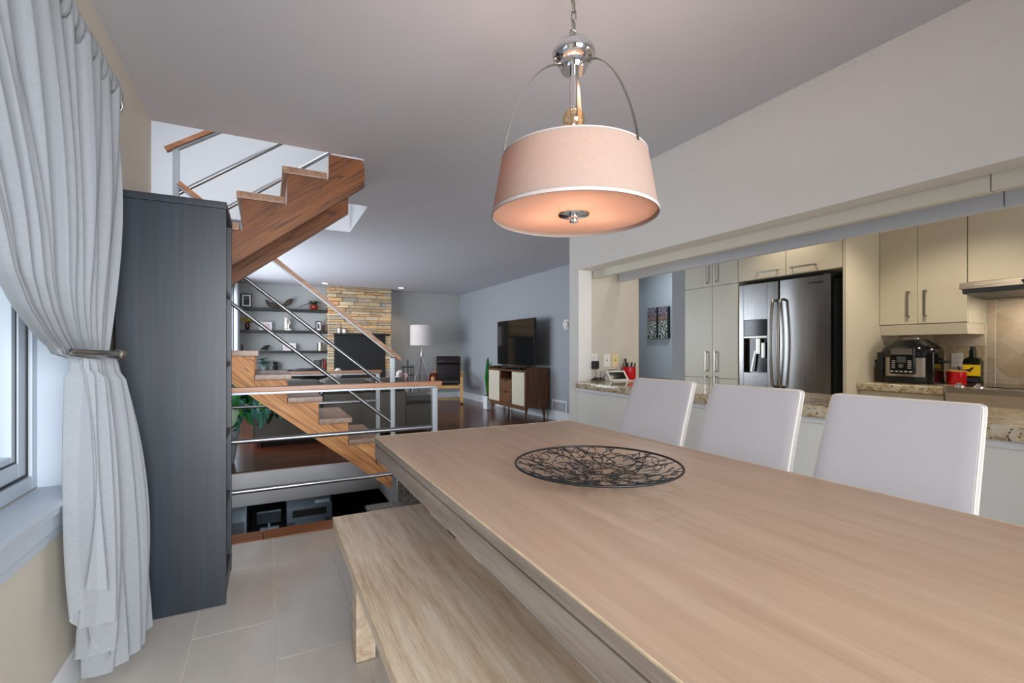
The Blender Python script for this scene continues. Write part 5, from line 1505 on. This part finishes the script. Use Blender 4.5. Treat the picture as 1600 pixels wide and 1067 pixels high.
G().box(3.853, 3.8552, 6.63, 7.97, .882, 1.655).build('screen', M['screen'], tv)
g = G(); ring(g, 3.850, 3.8548, 6.62, 7.98, .87, 1.665, .009, .001); g.build('bezel', M['black_gloss'], tv)
for y in (6.85, 7.75):
    g = G(); g.tube([(3.72, y - .03, .806), (3.80, y, .815), (3.875, y, .88)], .009, 8); g.tube([(4.03, y - .03, .806), (3.95, y, .815), (3.88, y, .88)], .009, 8); g.build('stand_foot', M['black'], tv, smooth=80)
o = center(G().box(3.76, 3.82, 6.95, 7.65, .8005, .84, .006).build('sound_bar', M['black_gloss'])); tag(o, 'slim black sound bar under the television', 'sound bar')
# snake plant by the console
sp = thing('potted_plant', 'snake plant in a tall white pot beside the console', 'plant', (3.80, 8.24, 0)); g = G()
g.box(3.71, 3.89, 8.15, 8.33, .002, .26, .01); g.build('pot', M['pot_white'], sp)
G().box(3.72, 3.88, 8.16, 8.32, .2605, .268).build('soil', M['soil'], sp)
lm = leaf_mesh('sword_leaf', .62, .075, M['leaf'], 0, .04); lm2 = leaf_mesh('sword_leaf', .5, .07, M['leaf_bright'], 0, .05)
for i in range(10):
    a = i * 2.4; put_leaf(lm if i % 2 else lm2, sp, (3.80 + .035 * math.cos(a), 8.24 + .035 * math.sin(a), .262), a, rnd.uniform(1.05, 1.35), rnd.uniform(.7, 1.25))
# vent and thermostat
vt = thing('floor_vent', 'white slatted air register low on the right wall', 'vent', (4.148, 6.31, .2))
G().box(4.146, 4.1496, 6.135, 6.485, .145, .315).build('backing', M['grey_plastic'], vt)
g = G(); ring(g, 4.138, 4.1458, 6.09, 6.53, .125, .335, .032, .002); g.build('frame', M['trim'], vt)
for i in range(14):
    y = 6.135 + i * .0255
    G().box(4.138, 4.1455, y - .005, y + .005, .158, .302).build('slat', M['trim'], vt)
tm = thing('thermostat', 'round white thermostat on the wall beyond the console', 'thermostat', (4.14, 6.12, 1.53)); G().cyl((4.1495, 6.12, 1.535), (4.12, 6.12, 1.535), .06, n=28).build('dial', M['white_plastic'], tm); G().box(4.14, 4.1495, 6.055, 6.185, 1.458, 1.612, .004).build('wall_plate', M['white_plastic'], tm)
outlet('wall_outlet', 'white outlet low on the right wall behind the armchair', 4.149, 9.0, .38, 'x', M['white_plastic'])

# big leafy plant behind the stairs
bp = thing('potted_plant', 'big blue-green leafy plant in a tapered grey pot behind the stairs', 'plant', (-.38, 5.5, 0))
g = G(); g.lathe([(0, .001), (.085, .001), (.09, .01), (.14, .32), (.14, .335), (.128, .335), (.12, .30), (0, .295)], (-.38, 5.5, 0), 32); g.build('pot', M['pot_grey'], bp, smooth=40)
g = G()
for i in range(12):
    a = i * 2.4; g.tube([(-.38, 5.5, .29), (-.38 + .06 * math.cos(a), 5.5 + .05 * math.sin(a), .55), (-.30 + .22 * math.cos(a), 5.48 + .10 * math.sin(a), .78)], .006, 6)
g.build('stems', M['leaf'], bp, smooth=80)
LM = [leaf_mesh('lobed_leaf', .17, .085, M[m_], 3, dr_) for m_, dr_ in (('leaf_blue', 1.0), ('leaf', .8), ('leaf_bright', .9), ('leaf_blue', .7), ('leaf_pale', .9), ('leaf_dark', .8))]
for i in range(150):
    u_ = rnd.random() ** 1.15; x = -.44 + .56 * u_; z = rnd.uniform(.50, .90 - .20 * u_)
    put_leaf(LM[(0, 1, 0, 3, 2, 5, 0, 1, 3, 1)[i % 10]], bp, (x, 5.46 + rnd.uniform(-.16, .12), z), math.pi + rnd.uniform(-1.3, 1.3), rnd.uniform(-1.3, -.1), rnd.uniform(.6, 1.15), rnd.uniform(-.5, .5))
for i in range(5): put_leaf(LM[4], bp, (-.345 + .015 * i, 5.30, .56 + .01 * i), math.pi + rnd.uniform(-.5, .5), rnd.uniform(-1.3, -.5), 1.1)
lm = leaf_mesh('grass_leaf', .16, .012, M['leaf_dark'], 0, .8)
for i in range(28):
    a = i * 2.4; put_leaf(lm, bp, (-.36 + .05 * math.cos(a), 5.40 + .05 * math.sin(a), .33), a, rnd.uniform(.2, 1.2), rnd.uniform(.7, 1.1))

# ------------------------------------------------------------------ BASEMENT seen under the landing
dk = thing('desk', 'black office desk in the basement below the stairwell', 'desk', (.5, 6.4, -1.9))
G().box(-.15, 1.5, 5.75, 6.9, -.92, -.88, .004).build('desktop', M['black'], dk)
for x in (-.13, 1.46): G().box(x, x + .03, 5.8, 6.85, -1.898, -.92).build('side_panel', M['black'], dk)
o = G().box(-.62, -.2, 5.55, 6.1, -1.898, -.62, .01).build('filing_cabinet', M['basement_grey']); center(o); tag(o, 'light grey metal cabinet in the basement beside the desk', 'cabinet')
pr = thing('printer', 'dark grey office printer on the basement desk', 'printer', (.42, 6.15, -.88))
g = G(); g.prism([(5.84, -.879), (6.4, -.879), (6.4, -.60), (6.05, -.60), (5.93, -.66), (5.90, -.80), (5.84, -.80)], 'x', .2, .68); g.build('body', M['grey_plastic'], pr, smooth=0)
G().box(.21, .67, 6.08, 6.38, -.598, -.565, .008).build('scanner_lid', M['basement_grey'], pr)
G().box(.26, .62, 5.905, 5.928, -.79, -.70, .002).build('paper_slot', M['black'], pr)
G().box(.28, .60, 5.74, 5.90, -.815, -.803, .002).build('output_tray', M['grey_plastic'], pr)
G().box(.50, .66, 5.94, 6.03, -.655, -.63, .003, mat=None).build('control_panel', M['basement_grey'], pr)
mn = thing('monitor_stand', 'tilted silver screen arm on the basement desk left of the printer', 'monitor', (.05, 5.95, -.88))
g = G(); g.box(-.10, .14, -.012, .012, .0, .17, .004, mat=Matrix.Translation((.0, 5.95, -.80)) @ Matrix.Rotation(.5, 4, 'X')); g.build('screen', M['grey_plastic'], mn)
G().box(-.07, .12, 5.86, 6.02, -.879, -.868, .003).build('foot', M['basement_grey'], mn)
G().tube([(0.02, 5.95, -.87), (.02, 5.95, -.78)], .012, 8).build('neck', M['basement_grey'], mn)
oc = thing('office_chair', 'black office chair with grey armrests in the basement', 'office chair', (1.0, 5.55, -1.9))
G().box(.78, 1.22, 5.33, 5.75, -1.42, -1.34, .03, 3).build('seat', M['black'], oc); G().box(.82, 1.20, 5.27, 5.33, -1.25, -.68, .025, 3).build('backrest', M['black_leather'], oc)
for x in (.74, 1.22): G().box(x - .025, x + .03, 5.36, 5.62, -1.14, -1.11, .01).build('armrest', M['basement_grey'], oc); G().box(x - .01, x + .02, 5.45, 5.5, -1.4, -1.14).build('arm_post', M['grey_plastic'], oc)
G().cyl((1.0, 5.54, -1.82), (1.0, 5.54, -1.42), .03, n=12).build('column', M['black'], oc)
for i in range(5):
    a = i * 1.2566; G().tube([(1.0, 5.54, -1.81), (1.0 + .27 * math.cos(a), 5.54 + .27 * math.sin(a), -1.85)], .018, 8).build('leg', M['black'], oc); G().cyl((1 + .27 * math.cos(a) - .012, 5.54 + .27 * math.sin(a), -1.87), (1 + .27 * math.cos(a) + .012, 5.54 + .27 * math.sin(a), -1.87), .027, n=12).build('caster', M['black'], oc)
